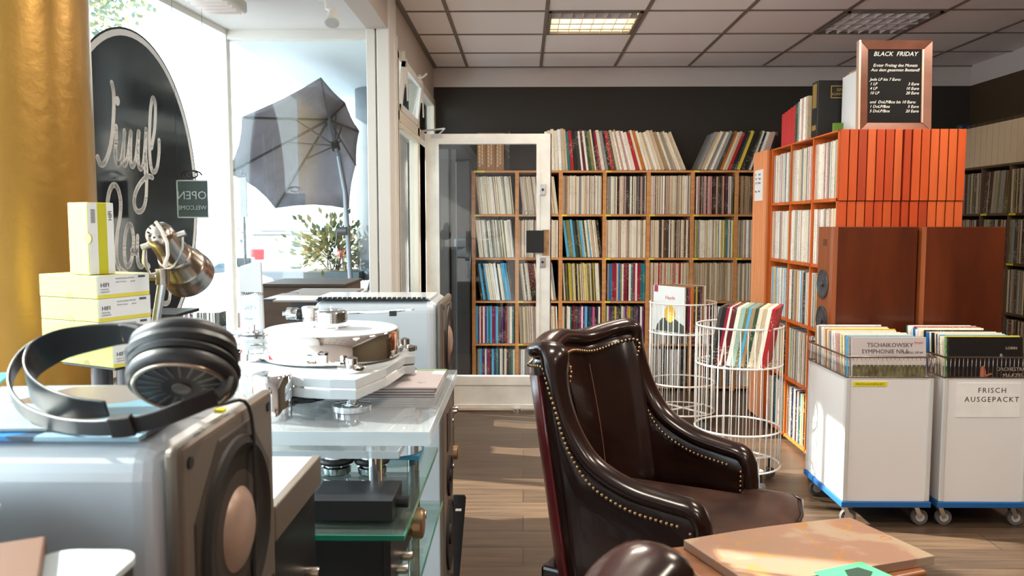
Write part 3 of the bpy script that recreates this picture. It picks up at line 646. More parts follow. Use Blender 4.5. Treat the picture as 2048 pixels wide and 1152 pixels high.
def tower(x1,y0,y1,z1,dp,label):
    t=thing('tower_speaker',label,'speaker',(x1-dp/2,(y0+y1)/2,0),0,'silver tower speakers')
    MB().box((x1-dp,y0,.02),(x1-.01,y1,z1)).build('cabinet',silver,t,bevel=.006,seg=2)
    MB().box((x1-.014,y0,.02),(x1,y1,z1)).build('front_panel',silver_warm,t,bevel=.004)
    MB().box((x1-dp-.01,y0-.01,0),(x1+.01,y1+.01,.02)).build('plinth',blackp,t)
    cy=(y0+y1)/2
    MB().box((x1-.002,cy-.05,z1-.15),(x1+.003,cy+.05,z1-.03)).build('tweeter_plate',blackp,t,bevel=.002)
    for R,cz in((.062,z1-.235),(.105,z1-.42),(.105,z1-.66)):
        MB().lathe([(R,-.001),(R,.006),(R*.94,.008),(R*.86,.004),(R*.8,.006),(R*.3,-.0005),(R*.28,.008),(.001,.012)],(x1,cy,cz),(1,0,0),36).build('woofer',blackm,t)
    return t
tower(-.228,2.28,2.57,.885,.30,'tall silver tower speaker with black drivers under the rear silver speaker')
tower(-.33,.76,1.03,.90,.45,'silver tower speaker carrying the foreground silver speaker')
o=MB().box((-.60,2.29,.888),(-.226,2.56,.928)).build('speaker_pad',blackp,bevel=.006); tag(o,'black pad between the rear silver speaker and the tower below','speaker pad')
o=MB().box((-.80,.77,.902),(-.34,1.02,.936)).build('speaker_pad',blackp,bevel=.006); tag(o,'black pad beneath the foreground silver speaker','speaker pad')
# comb bound catalogue on rear speaker
ct=thing('comb_bound_catalogue','clear covered catalogue with black comb binding on the rear silver speaker','catalogue',(-.42,2.4,1.20))
MB().box((-.60,2.30,1.2005),(-.265,2.5,1.206)).build('cover',mat('clear_cover',(.66,.70,.74),.12),ct)
f=MB()
for i in range(22): f.box((-.585+i*.0142,2.288,1.2005),(-.577+i*.0142,2.304,1.209))
f.box((-.59,2.290,1.2),(-.272,2.302,1.203)); f.build('comb_binding',blackm,ct)
# --- turntable rack
RXR=-.172; PZ=1.043
rk=thing('hifi_rack','acrylic and glass hifi rack with chrome posts holding the turntable','rack',(-.42,1.75,0))
def plate(name,x0,x1,y0,y1,zt,th,mf,me,par,cr=.02):
    MB().box((x0,y0,zt-th),(x1,y1,zt)).build(name,mf,par)
    e=MB(); w=.0012
    e.box((x0-w,y0-w,zt-th),(x1+w,y0,zt)).box((x1,y0,zt-th),(x1+w,y1,zt)); return e.build(name+'_edge',me,par)
plate('acrylic_top',-.78,RXR,1.44,2.06,PZ,.026,acrylic,acredge,rk)
plate('acrylic_shelf',-.70,-.232,1.47,1.98,.998,.014,acrylic,acredge,rk)
plate('glass_shelf',-.66,-.205,1.35,1.90,.885,.009,shelfglass,greenedge,rk)
plate('glass_shelf',-.72,-.197,1.36,1.92,.747,.009,shelfglass,greenedge,rk)
plate('glass_shelf',-.72,-.197,1.36,1.92,.42,.009,shelfglass,greenedge,rk)
for x,y in((-.285,1.53),(-.262,1.88),(-.66,1.53),(-.66,1.88)):
    f=MB(); f.cyl((x,y,.02),(x,y,PZ-.026),.014,n=20); 
    for z in(.40,.73,.87,.985): f.cyl((x,y,z),(x,y,z+.012),.019,n=20)
    f.build('chrome_post',chrome,rk); MB().cyl((x,y,0),(x,y,.02),.022,.014,n=16).build('foot',blackp,rk)
for x in(-.215,-.192): 
    pass
# turntable
tt=thing('turntable','chrome and white acrylic turntable with thick polished platter on the clear rack','turntable',(-.43,1.8,PZ))
pc=at(663,657,2,1.185); pc=Vector((pc.x,pc.y+.0,0)); R=.15
base=[(476,719),(484,729),(495,736),(515,742),(537,747),(570,751),(607,755),(660,758),(712,759),(740,748),(773,735),(795,722),(809,713),(813,703),(813,697),(801,688)]
bp=[at(x,y,2,1.122) for x,y in base]; poly=[(p.x,p.y) for p in bp]
cx,cy=pc.x,pc.y
for a in range(5,176,15): poly.append((cx+.185*math.cos(math.radians(a)),cy+.17*math.sin(math.radians(a))))
poly.sort(key=lambda p:math.atan2(p[1]-cy,p[0]-cx))
for zt,n in((1.122,'upper_plinth'),(1.1005,'lower_plinth')): MB().prism(poly,.0185,Matrix.Translation((0,0,zt-.0185))).build(n,acry,tt,bevel=.0015)
MB().prism([(cx+(x-cx)*.99,cy+(y-cy)*.99) for x,y in poly],.003,Matrix.Translation((0,0,1.1005))).build('plinth_gap',chrome,tt)
pl=MB().lathe([(.10,1.1225),(.146,1.124),(R,1.127),(R,1.181),(R-.003,1.185)],(cx,cy,0),(0,0,1),96).build('platter',mat('mirror_chrome',(.93,.90,.86),.03,1),tt)
MB().lathe([(R-.004,1.184),(R-.005,1.1862),(.001,1.1862)],(cx,cy,0),(0,0,1),96).build('platter_mat',mat('platter_white',(.34,.37,.40),.35),pl)
cw=[]; z=1.1865
cw.append((.040,z)); cw.append((.040,z+.003)); cw.append((.034,z+.004)); cw.append((.034,z+.012))
for k in range(4): cw+= [(.036,z+.013+k*.006),(.036,z+.017+k*.006),(.033,z+.0175+k*.006),(.033,z+.0185+k*.006)]
cw+=[(.034,z+.037),(.030,z+.040),(.004,z+.040)]
MB().lathe(cw,(cx,cy,0),(0,0,1),40).build('record_clamp',chrome,tt)
MB().cyl((cx,cy,1.226),(cx,cy,1.235),.002,n=8).build('spindle',chrome,tt)
def footset(x,y,name):
    f=MB().lathe([(.040,PZ+.001),(.040,PZ+.012),(.036,PZ+.014),(.012,PZ+.016),(.018,PZ+.026),(.030,PZ+.030),(.030,PZ+.034),(.025,PZ+.036),(.025,PZ+.039)],(x,y,0),(0,0,1),32).build(name,chrome,tt)
    MB().lathe([(.029,1.1225),(.029,1.132),(.020,1.134),(.012,1.136),(.012,1.149),(.006,1.151)],(x,y,0),(0,0,1),32).build('plinth_bolt',chrome,tt)
fp=at(697,748,2,1.122); footset(fp.x+.000,fp.y+.03,'cone_foot'); footset(cx+.15,cy+.09,'cone_foot')
mp_=at(536,764,2,1.13); 
mt=at(533,845,2,PZ)
MB().lathe([(.037,PZ+.001),(.037,PZ+.085),(.034,PZ+.089),(.001,PZ+.089)],(mt.x+.003,mt.y+.03,0),(0,0,1),36).build('motor',chrome,tt)
lp=at(503,715,2,1.13); lx,ly=lp.x,lp.y+.02
t2=MB(); t2.lathe([(.034,1.1225),(.034,1.139),(.030,1.140),(.030,1.150)],(lx,ly,0)); t2.lathe([(.032,1.158),(.032,1.160),(.032,1.166)],(lx,ly,0)); t2.lathe([(.034,1.172),(.034,1.176)],(lx,ly,0)); t2.lathe([(.030,1.180),(.030,1.184),(.022,1.186),(.010,1.187),(.010,1.199),(.001,1.20)],(lx,ly,0)); t2.build('tower_chrome',chrome,tt)
t2=MB(); t2.lathe([(.040,1.150),(.040,1.158)],(lx,ly,0),n=40); t2.lathe([(.041,1.163),(.041,1.172)],(lx,ly,0),n=40); t2.build('tower_disc',acry,tt)
MB().box((lx-.07,ly-.008,1.176),(lx+.03,ly+.008,1.181)).build('tower_arm',acry,tt,bevel=.002)
# tonearm
ta=at(620,628,1,2.0); 
f=MB(); f.lathe([(.024,1.122),(.024,1.16),(.018,1.162),(.018,1.185),(.021,1.187),(.021,ta.z+.016),(.018,ta.z+.019),(.001,ta.z+.02)],(ta.x,2.0,0),(0,0,1),32); arm=f.build('tonearm_pivot',mat('satin_silver',(.62,.60,.58),.25,.8),tt)
hz=ta.z
MB().lathe([(.006,-.068),(.006,-.058),(.0155,-.057),(.0165,-.05),(.0165,-.032),(.015,-.030)],(ta.x,2.0,hz),(1,0,0),24).build('counterweight',chrome,tt)
MB().lathe([(.013,-.030),(.013,-.020)],(ta.x,2.0,hz),(1,0,0),24).build('weight_ring',blackp,tt)
e=at(826,620,1,1.90); e2=at(760,624,1,1.93)
MB().tube([(ta.x,2.0,hz+.002),e2,(e.x-.02,e.y,e.z)],.0035).build('arm_tube',chrome,tt)
MB().bar(e2,(e.x,e.y,e.z+.001),.016,.004).build('headshell',silver,tt); MB().box((e.x-.055,e.y-.008,e.z-.014),(e.x-.04,e.y+.008,e.z-.002)).build('cartridge',blackp,tt)
# things on the rack top
random.seed(4)
mx0=at(600,800,2,PZ).x
for k in range(4):
    o=MB().box((0,0,0),(.285,.20,.0035)).build('booklet',mat('booklet_pink_white',(.52,.46,.46),.4)); o.location=(-.475+random.uniform(-.003,.003),1.73+random.uniform(-.002,.002),PZ+.001+k*.0055)
    q=MB().box((0,.001,-.0018),(.284,.199,0)).build('back_cover',mat('booklet_dark',(.05,.045,.08),.4),o,world=False)
    if k==3: text([('ful',.235,.05,.02)],greyink,Matrix.Translation((0,0,.0038)),None,'cover_mark').parent=o
    tag(o,['lowest white booklet in the stack behind the turntable','second booklet from the bottom behind the turntable','third booklet from the bottom behind the turntable','topmost white booklet of the stack behind the turntable'][k],'booklet','white booklets on the acrylic rack')
fl=thing('green_flyer','pale green and white card lying at the far edge of the acrylic rack','flyer',(-.24,2.0,PZ+.001))
MB().box((-.27,1.95,PZ+.001),(-.195,2.05,PZ+.004)).build('card',mat('sage_green',(.22,.30,.18),.5),fl); MB().box((-.36,1.95,PZ+.001),(-.27,2.05,PZ+.004)).build('card_white_end',paper,fl)
f=MB(); random.seed(2)
for k in range(6):
    p0_=Vector((-.47+random.uniform(-.03,.03),1.66+random.uniform(-.04,.04),PZ+.008+k*.003)); pts=[p0_]
    for j in range(10): pts.append(Vector((p0_.x+.04*math.sin(j*.9+k),p0_.y+.035*math.cos(j*.7+k*2),PZ+.008+k*.002+.006*math.sin(j+k))))
    f.tube(smooth3(pts) if 0 else pts,.0035,6)
o=f.build('black_cable',blackm); tag(o,'bundle of black cable on the acrylic rack left of the booklets','cable')
# black headphone amp, puck lamps, records clamps
ha=thing('headphone_amplifier','small black box amplifier with round knob on the upper glass shelf','amplifier',(-.31,1.5,.886))
a=at(617,1045,2,.886); b=at(785,1045,2,.886)
MB().box((a.x,a.y,.889),(b.x,a.y+.115,.926)).build('case',mat('black_box',(.012,.012,.014),.5),ha,bevel=.001)
MB().box((a.x-.002,a.y+.002,.886),(a.x+.01,a.y+.11,.92)).build('back_plate',blackp,ha); 
MB().cyl((b.x,a.y+.05,.908),(b.x+.022,a.y+.05,.908),.011,n=20).build('knob',blackp,ha)
for sx in range(2):
    for sy in range(2): MB().cyl((a.x+.015+sx*.13,a.y+.01+sy*.09,.886),(a.x+.015+sx*.13,a.y+.01+sy*.09,.889),.006,n=10).build('foot',blackp,ha)
for k,(px,w) in enumerate(((665,0),(738,0))):
    c=at(px,975,2,.886); c.y=1.69; c.x=(px-1047)*1.69/FPX
    t=thing('record_weight',('left chrome record weight with rubber ring behind the black amplifier' if k==0 else 'right chrome record weight with rubber ring, beside the chrome post'),'record weight',(c.x,c.y,.886),0,'record weights on the glass shelf')
    MB().lathe([(.026,.887),(.03,.890),(.031,.903),(.024,.906)],(c.x,c.y,0)).build('weight_base',chrome,t)
    MB().torus((c.x,c.y,.917),(0,0,1),.031,.0075).build('rubber_ring',blackp,t)
    MB().lathe([(.026,.906),(.028,.922),(.025,.928),(.027,.934),(.022,.937),(.018,.936),(.016,.938),(.001,.938)],(c.x,c.y,0)).build('weight_top',chrome,t)
o=MB().box((-.37,1.79,.886),(-.235,1.88,.895)).build('cd_case',mat('cd_blue',(.06,.32,.50),.25)); tag(o,'blue CD case at the back of the upper glass shelf','CD case')
o=MB().lathe([(.008,0),(.06,0),(.06,.0015),(.008,.0015)],(-.295,1.835,.8965)).build('compact_disc',mat('disc',(.7,.72,.75),.12,.9)); tag(o,'loose silver disc on top of the blue CD case','disc')
# amplifiers lower in rack with knobs facing the aisle
def amp(x0,x1,y0,y1,z0,z1,label,big=True,mf=None):
    t=thing('amplifier',label,'amplifier',((x0+x1)/2,(y0+y1)/2,z0),0)
    MB().box((x0,y0,z0+.01),(x1-.01,y1,z1)).build('case',blackm,t,bevel=.003)
    MB().box((x1-.012,y0-.004,z0+.008),(x1,y1+.004,z1+.003)).build('front_panel',mf or blackp,t,bevel=.002)
    f=MB()
    for i in range(18): f.box((x0+.02,y0+.02+i*(y1-y0-.04)/18,z1),(x1-.05,y0+.026+i*(y1-y0-.04)/18,z1+.001))
    f.build('vent_slots',mat('vent',(.05,.035,.02),.6),t)
    cz=(z0+z1)/2
    if big: MB().lathe([(.026,0),(.026,.012),(.031,.014),(.031,.03),(.027,.034),(.001,.034)],(x1,(y0+y1)/2,cz+.01),(1,0,0),32).build('volume_knob',brass,t)
    for i,yy in enumerate((y0+.06,y0+.12,y1-.12,y1-.06)): MB().lathe([(.009,0),(.009,.02),(.008,.022),(.001,.022)],(x1,yy,cz-.025),(1,0,0),18).build('knob',nickel,t)
    for sx in(x0+.03,x1-.04):
        for sy in(y0+.03,y1-.03): MB().cyl((sx,sy,z0),(sx,sy,z0+.01),.012,n=12).build('foot',blackp,t)
    return t
amp(-.62,-.236,1.40,1.80,.748,.856,'black amplifier with large copper knob on the lower glass shelf')
amp(-.62,-.24,1.42,1.80,.421,.55,'black amplifier on the bottom glass shelf of the rack')
# silver player and black unit left of the rack
pl_=thing('disc_player','slim silver disc player beside the foreground speaker','disc player',(-.5,1.17,.985))
MB().box((-.66,1.065,.990),(-.345,1.31,1.035)).build('case',silver,pl_,bevel=.003); MB().box((-.349,1.065,.988),(-.335,1.31,1.037)).build('front_panel',silver_warm,pl_,bevel=.002)
amp(-.66,-.345,1.06,1.30,.80,.985,'black amplifier under the slim silver disc player',False)
sd=thing('side_table','dark wooden hifi table left of the glass rack','table',(-.5,1.18,0))
MB().box((-.68,1.06,.77),(-.335,1.33,.80)).build('table_top',mat('dark_wood',(.05,.03,.02),.5),sd)
for x in(-.66,-.36):
    for y in(1.09,1.30): MB().box((x-.015,y-.015,0),(x+.015,y+.015,.77)).build('leg',mat('dark_wood',(.05,.03,.02),.5),sd)
# amps behind tower (only edges show)
for k,(z0,z1) in enumerate(((.0,.40),(.44,.60),(.62,.78))):
    if k==0:
        r2=MB().box((-.75,2.95,0),(-.315,3.4,.42)).build('low_cabinet',mat('dark_wood',(.05,.03,.02),.5),bevel=.004); tag(r2,'low dark cabinet behind the silver tower speaker','cabinet')
    else: amp(-.74,-.292,2.97,3.36,z0-.02,z1-.02,['','black amplifier on the low cabinet behind the tower speaker','upper black amplifier stacked behind the tower speaker'][k],k==1)
o=MB().box((-.285,2.3,.25),(-.275,2.48,.42)).build('x',blackp); bpy.data.objects.remove(o)
lf=thing('leaflet_board','black leaflet board leaning beside the tower speaker in the aisle','leaflet board',(-.19,2.7,0))
M=Matrix(((1,0,0,0),(0,0,-1,2.66),(0,1,0,0),(0,0,0,1)))
MB().prism([(-.285,0),(-.235,0),(-.192,.50),(-.197,.51),(-.235,.51)],.008,M).build('board',blackp,lf,bevel=.002)
MB().prism([(-.228,.455),(-.208,.455),(-.207,.463),(-.227,.463)],.001,M@Matrix.Translation((0,0,.008))).build('white_label',paper,lf)
# ---- small stands with flat plates
def plate_stand(px,py,Y,w,d,label,two=False,th=.012,col=None,zz=None,rz=0):
    c=at(px,py,1,Y); t=thing('speaker_stand',label,'speaker stand',(c.x,c.y,0),rz,'black speaker stands')
    MB().box((-w/2,-d/2,c.z-th),(w/2,d/2,c.z)).build('top_plate',col or blackp,t,False,bevel=.002)
    if two:
        for sx in(-.045,.045): MB().cyl((sx,0,.02),(sx,0,c.z-th),.024,n=20).build('pillar',mat('grey_tube',(.09,.08,.085),.35,.3),t,False)
    else: MB().box((-.045,-.04,.02),(.045,.04,c.z-th)).build('pillar',mat('stand_pillar',(.06,.06,.065),.4),t,False)
    MB().box((-w/2,-d/2,0),(w/2,d/2,.02)).build('base_plate',blackp,t,False,bevel=.002)
    return c,t
greyplate=mat('grey_plate',(.22,.20,.19),.5)
for px,py,Y,lb in((612,593,2.95,'flat grey topped speaker stand, nearer of two under the parasol view'),(650,582,3.25,'flat grey topped speaker stand, farther of two beneath the planter view')):
    c,t=plate_stand(px,py,Y,.26,.28,lb,col=greyplate,th=.008)
    for sx in(-.1,.1): MB().box((sx-.02,-.142,c.z-.006),(sx+.02,-.10,c.z+.003)).build('corner_pad',blackp,t,False)
plate_stand(330,622,3.0,.17,.22,'slim black stand beside the yellow boxes, in front of the oval sign')
st_=thing('display_stand','black stand with thin white top between the headphones and turntable','stand',(-1.10,3.0,0))
a=at(380,671,1,3.0); b=at(500,668,1,3.0)
MB().box((a.x,2.86,a.z-.012),(b.x,3.15,a.z)).build('white_top',mat('white_top',(.75,.78,.8),.3),st_,bevel=.002); MB().box((a.x+.01,2.88,0),(b.x-.01,3.13,a.z-.012)).build('body',blackp,st_)
a=at(525,573,1,3.6); b=at(690,573,1,3.6)
cb=thing('hifi_cabinet','dark brown wooden hifi cabinet by the shop window beyond the turntable','cabinet',((a.x+b.x)/2,3.7,0))
MB().box((a.x,3.6,.02),(b.x,3.95,a.z)).build('carcass',mat('brown_wood',(.085,.055,.04),.45,noise=((2,2,24),.35)),cb,bevel=.004)
MB().box((a.x-.005,3.59,a.z),(b.x+.005,3.96,a.z+.012)).build('top_board',mat('dark_wood',(.05,.03,.02),.5),cb); MB().box((a.x+.02,3.62,0),(b.x-.02,3.93,.02)).build('plinth',blackp,cb)
# ---- transrotor acrylic sign + clear sheet
a=at(476,533,1,2.02); b=at(527,660,1,2.02)
sg=thing('acrylic_sign','tall white acrylic brand sign standing behind the turntable motor','sign',(a.x,2.02,PZ))
M=frameM((a.x,2.035,PZ+.012),(.97,-.25,0),(.02,0,1))
h=a.z-(PZ+.012)
MB().prism([(0,0),(.069,0),(.062,h+.010),(.053,h+.014),(.004,h),(0,h-.006)],.006,M).build('panel',mat('frosted_acrylic',(.46,.43,.42),.3,alpha=.93),sg,bevel=.001)
text([('TRANSROTOR',.004,h-.072,.0105)],ink,M@Matrix.Translation((0,0,.0065)),sg)
MB().box((a.x-.005,2.0,PZ+.0005),(a.x+.075,2.055,PZ+.012)).build('sign_foot',acry,sg)
cs=thing('clear_display_sheet','small clear acrylic sheet with faint print in front of the white brand sign','display sheet',(a.x,1.97,PZ))
a2=at(480,590,1,1.97); M=frameM((a2.x,1.97,PZ+.0005),(1,-.1,0),(.02,0,1)); h=a2.z-PZ-.0005
MB().prism([(0,0),(.052,0),(.048,h-.004),(.042,h+.004),(0,h-.008)],.003,M).build('sheet',glassmat('sheet_acrylic',(.86,.87,.88),2),cs)
f=MB(); f.tube([M@Vector(p) for p in((.052,0,.002),(.048,h-.004,.002),(.042,h+.004,.002),(0,h-.008,.002))],.0018); f.build('bright_edge',acredge,cs)
text([('ZET 1',.012,h-.035,.012),('Tonarm',.01,h-.06,.007)],greyink,M@Matrix.Translation((0,0,.0035)),cs)
# ---- yellow headphone boxes on a black stand
BYY=1.95; zb=at(195,739,1,BYY).z; cxx=at(172,739,1,BYY+.1).x
def ybox(cx,cy,z,rz,w,d,h,label,print_side=True,slots=True,upright=False):
    t=thing('yellow_box',label,'box',(cx,cy,z),rz,'yellow headphone boxes')
    # local: left visible face = -y side (yellow), right visible face = +x side (white with stripe)
    MB().box((-w/2,-d/2,0),(w/2-.001,d/2,h)).build('carton',yellowb,t,False,bevel=.002)
    if not upright:
        MB().box((w/2-.001,-d/2+.001,h*.17),(w/2,d/2-.001,h)).build('white_label',whitec,t,False)
        MB().box((w/2-.001,-d/2+.001,0),(w/2,d/2-.001,h*.17)).build('olive_stripe',mat('olive_stripe',(.52,.47,.06),.5),t,False)
        M=frameM((w/2+.0004,-d/2,0),(0,1,0),(0,0,1))
        text([('HIFI',d*.06,h*.50,h*.26)],ink,M,t,'hifi_lettering').matrix_parent_inverse=Matrix.Identity(4)
        text([('MADE IN',d*.06,h*.36,h*.10),('GERMANY',d*.06,h*.25,h*.10),('KOPFHOERER SYSTEM',d*.34,h*.80,h*.10),('Hybrid / Stereo',d*.34,h*.66,h*.09),('dynamic',d*.62,h*.66,h*.08)],greyink,M,t,'small_print').matrix_parent_inverse=Matrix.Identity(4)
        MB().box((w/2,d*.5-.035,h*.82),(w/2+.0005,d*.5-.014,h*.92)).build('dark_mark',mat('dark_mark',(.05,.07,.09),.5),t,False)
        MB().prism([(.013*math.cos(a*PI/10),.012*math.sin(a*PI/10)) for a in range(11)],.0012,Matrix(((1,0,0,w*.02),(0,0,-1,-d/2+.0006),(0,1,0,.0005),(0,0,0,1)))).build('thumb_hole',mat('yellow_shadow',(.36,.30,.08),.6),t,False)
    else:
        MB().box((w/2-.001,-d/2+.002,.001),(w/2,-d/2+d*.36,h-.001)).build('white_label',whitec,t,False)
        MB().box((w/2-.001,-d/2+d*.36,.001),(w/2,-d/2+d*.72,h-.001)).build('olive_band',mat('olive_card2',(.38,.37,.01),.5),t,False)
        MB().box((w/2-.001,-d/2+d*.72,.001),(w/2,d/2-.001,h-.001)).build('white_band',whitec,t,False)
        f=MB()
        for k in range(12): f.box((w/2,-d/2+d*.12,h*.72+k*h*.016),(w/2+.0004,-d/2+d*.28,h*.72+k*h*.016+h*.008))
        f.build('barcode',ink,t,False)
        text([('HIFI',0,0,d*.2)],ink,frameM((w/2+.0004,-d/2+d*.92,h*.75),(0,0,1),(0,-1,0)),t,'hifi_lettering').matrix_parent_inverse=Matrix.Identity(4)
        MB().cyl((w/2-.001,-d/2-.0006,h*.5),(w/2-.001,-d/2+.003,h*.5),.012,n=20).build('thumb_hole',mat('yellow_shadow',(.50,.42,.10),.6),t,False)
    return t
bh=.0565; rz=math.radians(-24)
corner=at(196,700,1,BYY)
w,d=.212,.155
def place(px,z,rz,w,d,h,lb,up=False,Yc=BYY):
    cxy=at(px,600,1,Yc); off=Matrix.Rotation(rz,3,'Z')@Vector((w/2,-d/2,0)); return ybox(cxy.x-off.x,cxy.y-off.y,z,rz,w,d,h,lb,upright=up)
lb=['bottom yellow box of the stack on the black stand','second yellow box from the bottom of the stack','second yellow box from the top of the flat stack','top flat yellow box, directly under the upright one']
for k in range(4): 
    pxk=[222,196,196,195][k]
    place(pxk,zb+k*(bh+.0008)+.001,rz if k else rz-math.radians(2),w,d,bh,lb[k],Yc=BYY+(.0 if k else .01))
bt0=[o for o in bpy.data.objects if o.name.startswith('yellow_box') and not o.parent][0]
t=thing('speaker_stand','black stand with two grey tubes carrying the yellow boxes','speaker stand',(bt0.location.x,bt0.location.y,0),rz-math.radians(2),'black speaker stands')
MB().box((-.098,-.072,zb-.006),(.104,.076,zb)).build('top_plate',blackp,t,False,bevel=.001)
for sx in(-.045,.055): MB().cyl((sx,0,.02),(sx,0,zb-.006),.026,n=20).build('pillar',mat('grey_tube',(.09,.08,.085),.35,.3),t,False)
MB().box((-.08,-.07,0),(.08,.07,.02)).build('base_plate',blackp,t,False,bevel=.002)
place(182,zb+4*(bh+.0008)+.0015,math.radians(-26),.075,.072,.178,'upright yellow box standing on top of the flat yellow boxes',True,BYY+.02)
# ---- spot lamp
lm=thing('desk_lamp','nickel spotlight floor lamp with ribbed head tilted towards the window','lamp',(at(318,640,1,2.15).x,2.15,0))
top=at(325,560,1,2.15); bot=at(311,650,1,2.15); dirp=(bot-top).normalized(); floorp=top+dirp*((top.z-.02)/-dirp.z)
MB().cyl(top,floorp,.0115,n=20).build('pole',mat('brushed_metal',(.62,.62,.63),.28,1),lm); MB().cyl((floorp.x,floorp.y,0),(floorp.x,floorp.y,.025),.065,.06,n=40).build('base',nickel,lm)
MB().cyl(top+Vector((0,0,-.012)),top+Vector((0,0,.03)),.018,n=24).build('collar',nickel,lm); 
MB().cyl(top+Vector((-.034,0,.005)),top+Vector((-.015,0,.005)),.008,n=12).build('clamp_screw',nickel,lm)
hc0=at(318,468,1,2.10); hc1=at(362,528,1,2.23); ax=(hc1-hc0).normalized(); Lh=(hc1-hc0).length
pr=[(.002,-.010),(.018,-.009),(.027,-.004),(.030,.004),(.031,.04),(.034,.050),(.034,.056),(.037,.058),(.037,.064),(.040,.067),(.046,.085),(.050,.088),(.050,.093),(.0515,.096),(.0515,.101),(.0545,.104),(.0545,.109),(.057,.112),(.058,.120),(.055,.121),(.045,.09),(.03,.06),(.001,.055)]
sc=Lh/.085
sh=MB().lathe([(r*1.22,h*sc) for r,h in pr],hc0,ax,48).build('lamp_shade',nickel,lm)
f=MB(); u=ax.orthogonal().normalized(); v=ax.cross(u)
for k in range(10): 
    cc=hc0-ax*.0094*sc+(u*math.cos(k*PI/5)+v*math.sin(k*PI/5))*.0215; f.cyl(cc+ax*.002,cc-ax*.0012,.003,n=10)
f.build('vent_hole',blackp,sh)
side=Vector((1,.25,.35)).normalized(); side=(side-ax*side.dot(ax)).normalized(); pv=hc0+ax*.030
f=MB(); t0=top+Vector((0,0,.020))
for sgn in(-1,1):
    q=pv+side*sgn*.050; f.tube([t0,t0+side*sgn*.032+Vector((0,0,.006)),pv+side*sgn*.052+(t0-pv)*.45,q],.004,8); f.cyl(pv+side*sgn*.034,pv+side*sgn*.058,.008,n=14)
f.build('yoke',mat('yoke_metal',(.70,.66,.62),.3,1),lm)
wirep=[at(x,y,1,2.045) for x,y in((311,443),(324,462),(334,485),(336,510),(328,533))]
MB().tube(smooth3(wirep) if 0 else wirep,.0045).build('power_cord',mat('grey_cord',(.6,.56,.5),.5),lm)
# ---- magazines on the foreground speaker
ST=1.2085
def colmag(name,cols):
    m=bpy.data.materials.new(name); m.use_nodes=True; nt=m.node_tree; b=nt.nodes['Principled BSDF']; tc=nt.nodes.new('ShaderNodeTexCoord'); n=nt.nodes.new('ShaderNodeTexVoronoi'); n.inputs['Scale'].default_value=9
    cr=nt.nodes.new('ShaderNodeValToRGB'); cr.color_ramp.interpolation='CONSTANT'; sp=nt.nodes.new('ShaderNodeSeparateColor')
    while len(cr.color_ramp.elements)<len(cols): cr.color_ramp.elements.new(.5)
    for i,c in enumerate(cols): cr.color_ramp.elements[i].position=i/len(cols); cr.color_ramp.elements[i].color=(*c,1)
    nt.links.new(tc.outputs['Object'],n.inputs['Vector']); nt.links.new(n.outputs['Color'],sp.inputs[0]); nt.links.new(sp.outputs[0],cr.inputs[0]); nt.links.new(cr.outputs[0],b.inputs['Base Color']); b.inputs['Roughness'].default_value=.25
    return m
m1=colmag('magazine_blue',[(.02,.16,.42),(.25,.40,.50),(.03,.06,.10),(.10,.30,.55)]); m2=colmag('magazine_pale',[(.26,.33,.36),(.13,.11,.10),(.30,.35,.37),(.10,.20,.26),(.20,.17,.15)])
mg=thing('magazine','lower glossy blue magazine on the foreground silver speaker','magazine',(-.55,.90,ST)); 
MB().box((-.80,.765,ST),(-.372,.99,ST+.005)).build('cover',m1,mg,bevel=.0006)
mg=thing('magazine','upper pale magazine under the headphones','magazine',(-.55,.90,ST+.0055)); Mg=Matrix.Translation((-.60,.90,ST+.0056))@Matrix.Rotation(math.radians(3),4,'Z')
MB().box((-.24,-.125,0),(.215,.09,.0035),Mg).build('cover',m2,mg,bevel=.0006)
o=MB().box((-.11,-.07,0),(.11,.07,.003)).build('leaflet',mat('cyan_leaflet',(.05,.42,.50),.35)); o.location=(-.76,.955,ST+.0095); o.rotation_euler=(0,0,.4); tag(o,'cyan leaflet at the far left on top of the speaker magazines','leaflet')
# ---- headphones
HZ=ST+.0095
hpn=thing('headphones','large black over ear headphones lying on magazines on the silver speaker','headphones',(-.42,.88,HZ))
A=Vector((.10,-.62,-.70)).normalized(); leath=mat('headphone_leather',(.012,.013,.015),.38,bump=(90,.12,.002)); rubberb=mat('headphone_plastic',(.018,.018,.020),.42)
def lens(c,Aa,rx,name,flip):
    c=Vector(c); h=MB().lathe([(rx*.55,-.003),(rx*.97,-.002),(rx,.003),(rx*.98,.008),(rx*.90,.012),(rx*.86,.0125)],c,Aa,56).build(name,rubberb,hpn)
    MB().torus(c+Aa*.012,Aa,rx*.83,rx*.045,56,10).build('metal_ring',mat('ring_bronze',(.50,.40,.32),.25,1),h)
    MB().lathe([(rx*.78,.010),(rx*.5,.008),(.001,.007)],c,Aa,48).build('grille_mesh',mat('grille_dark',(.05,.025,.012),.5,.5),h)
    u=Aa.orthogonal().normalized(); v=Aa.cross(u); f=MB()
    for k in range(20):
        d=u*math.cos(k*PI/10)+v*math.sin(k*PI/10); f.bar(c+Aa*.0105+d*rx*.16,c+Aa*.012+d*rx*.76,.002,.003,up=Aa)
    f.lathe([(rx*.18,.008),(rx*.17,.014),(.001,.015)],c,Aa,24); f.build('grille_rib',mat('grille_rib',(.10,.09,.08),.35),h)
    return h
cup=at(366,758,1,.80); RX=.0535
bck=cup-A*.026
fc=lens(cup-A*.002,A,RX,'ear_cup',0)
pad=MB(); cpd=cup-A*.004; ringp=[]
pad.lathe([(RX*.5,-.010),(RX*.80,-.012),(RX*.98,-.010),(RX*1.03,-.006),(RX*.98,-.002),(RX*.5,0)],cpd,A,56); pad.build('ear_pad',leath,hpn)
A2=(A+Vector((.0,.25,.15))).normalized(); c2=cup-A*.017+Vector((-.004,.004,.002))
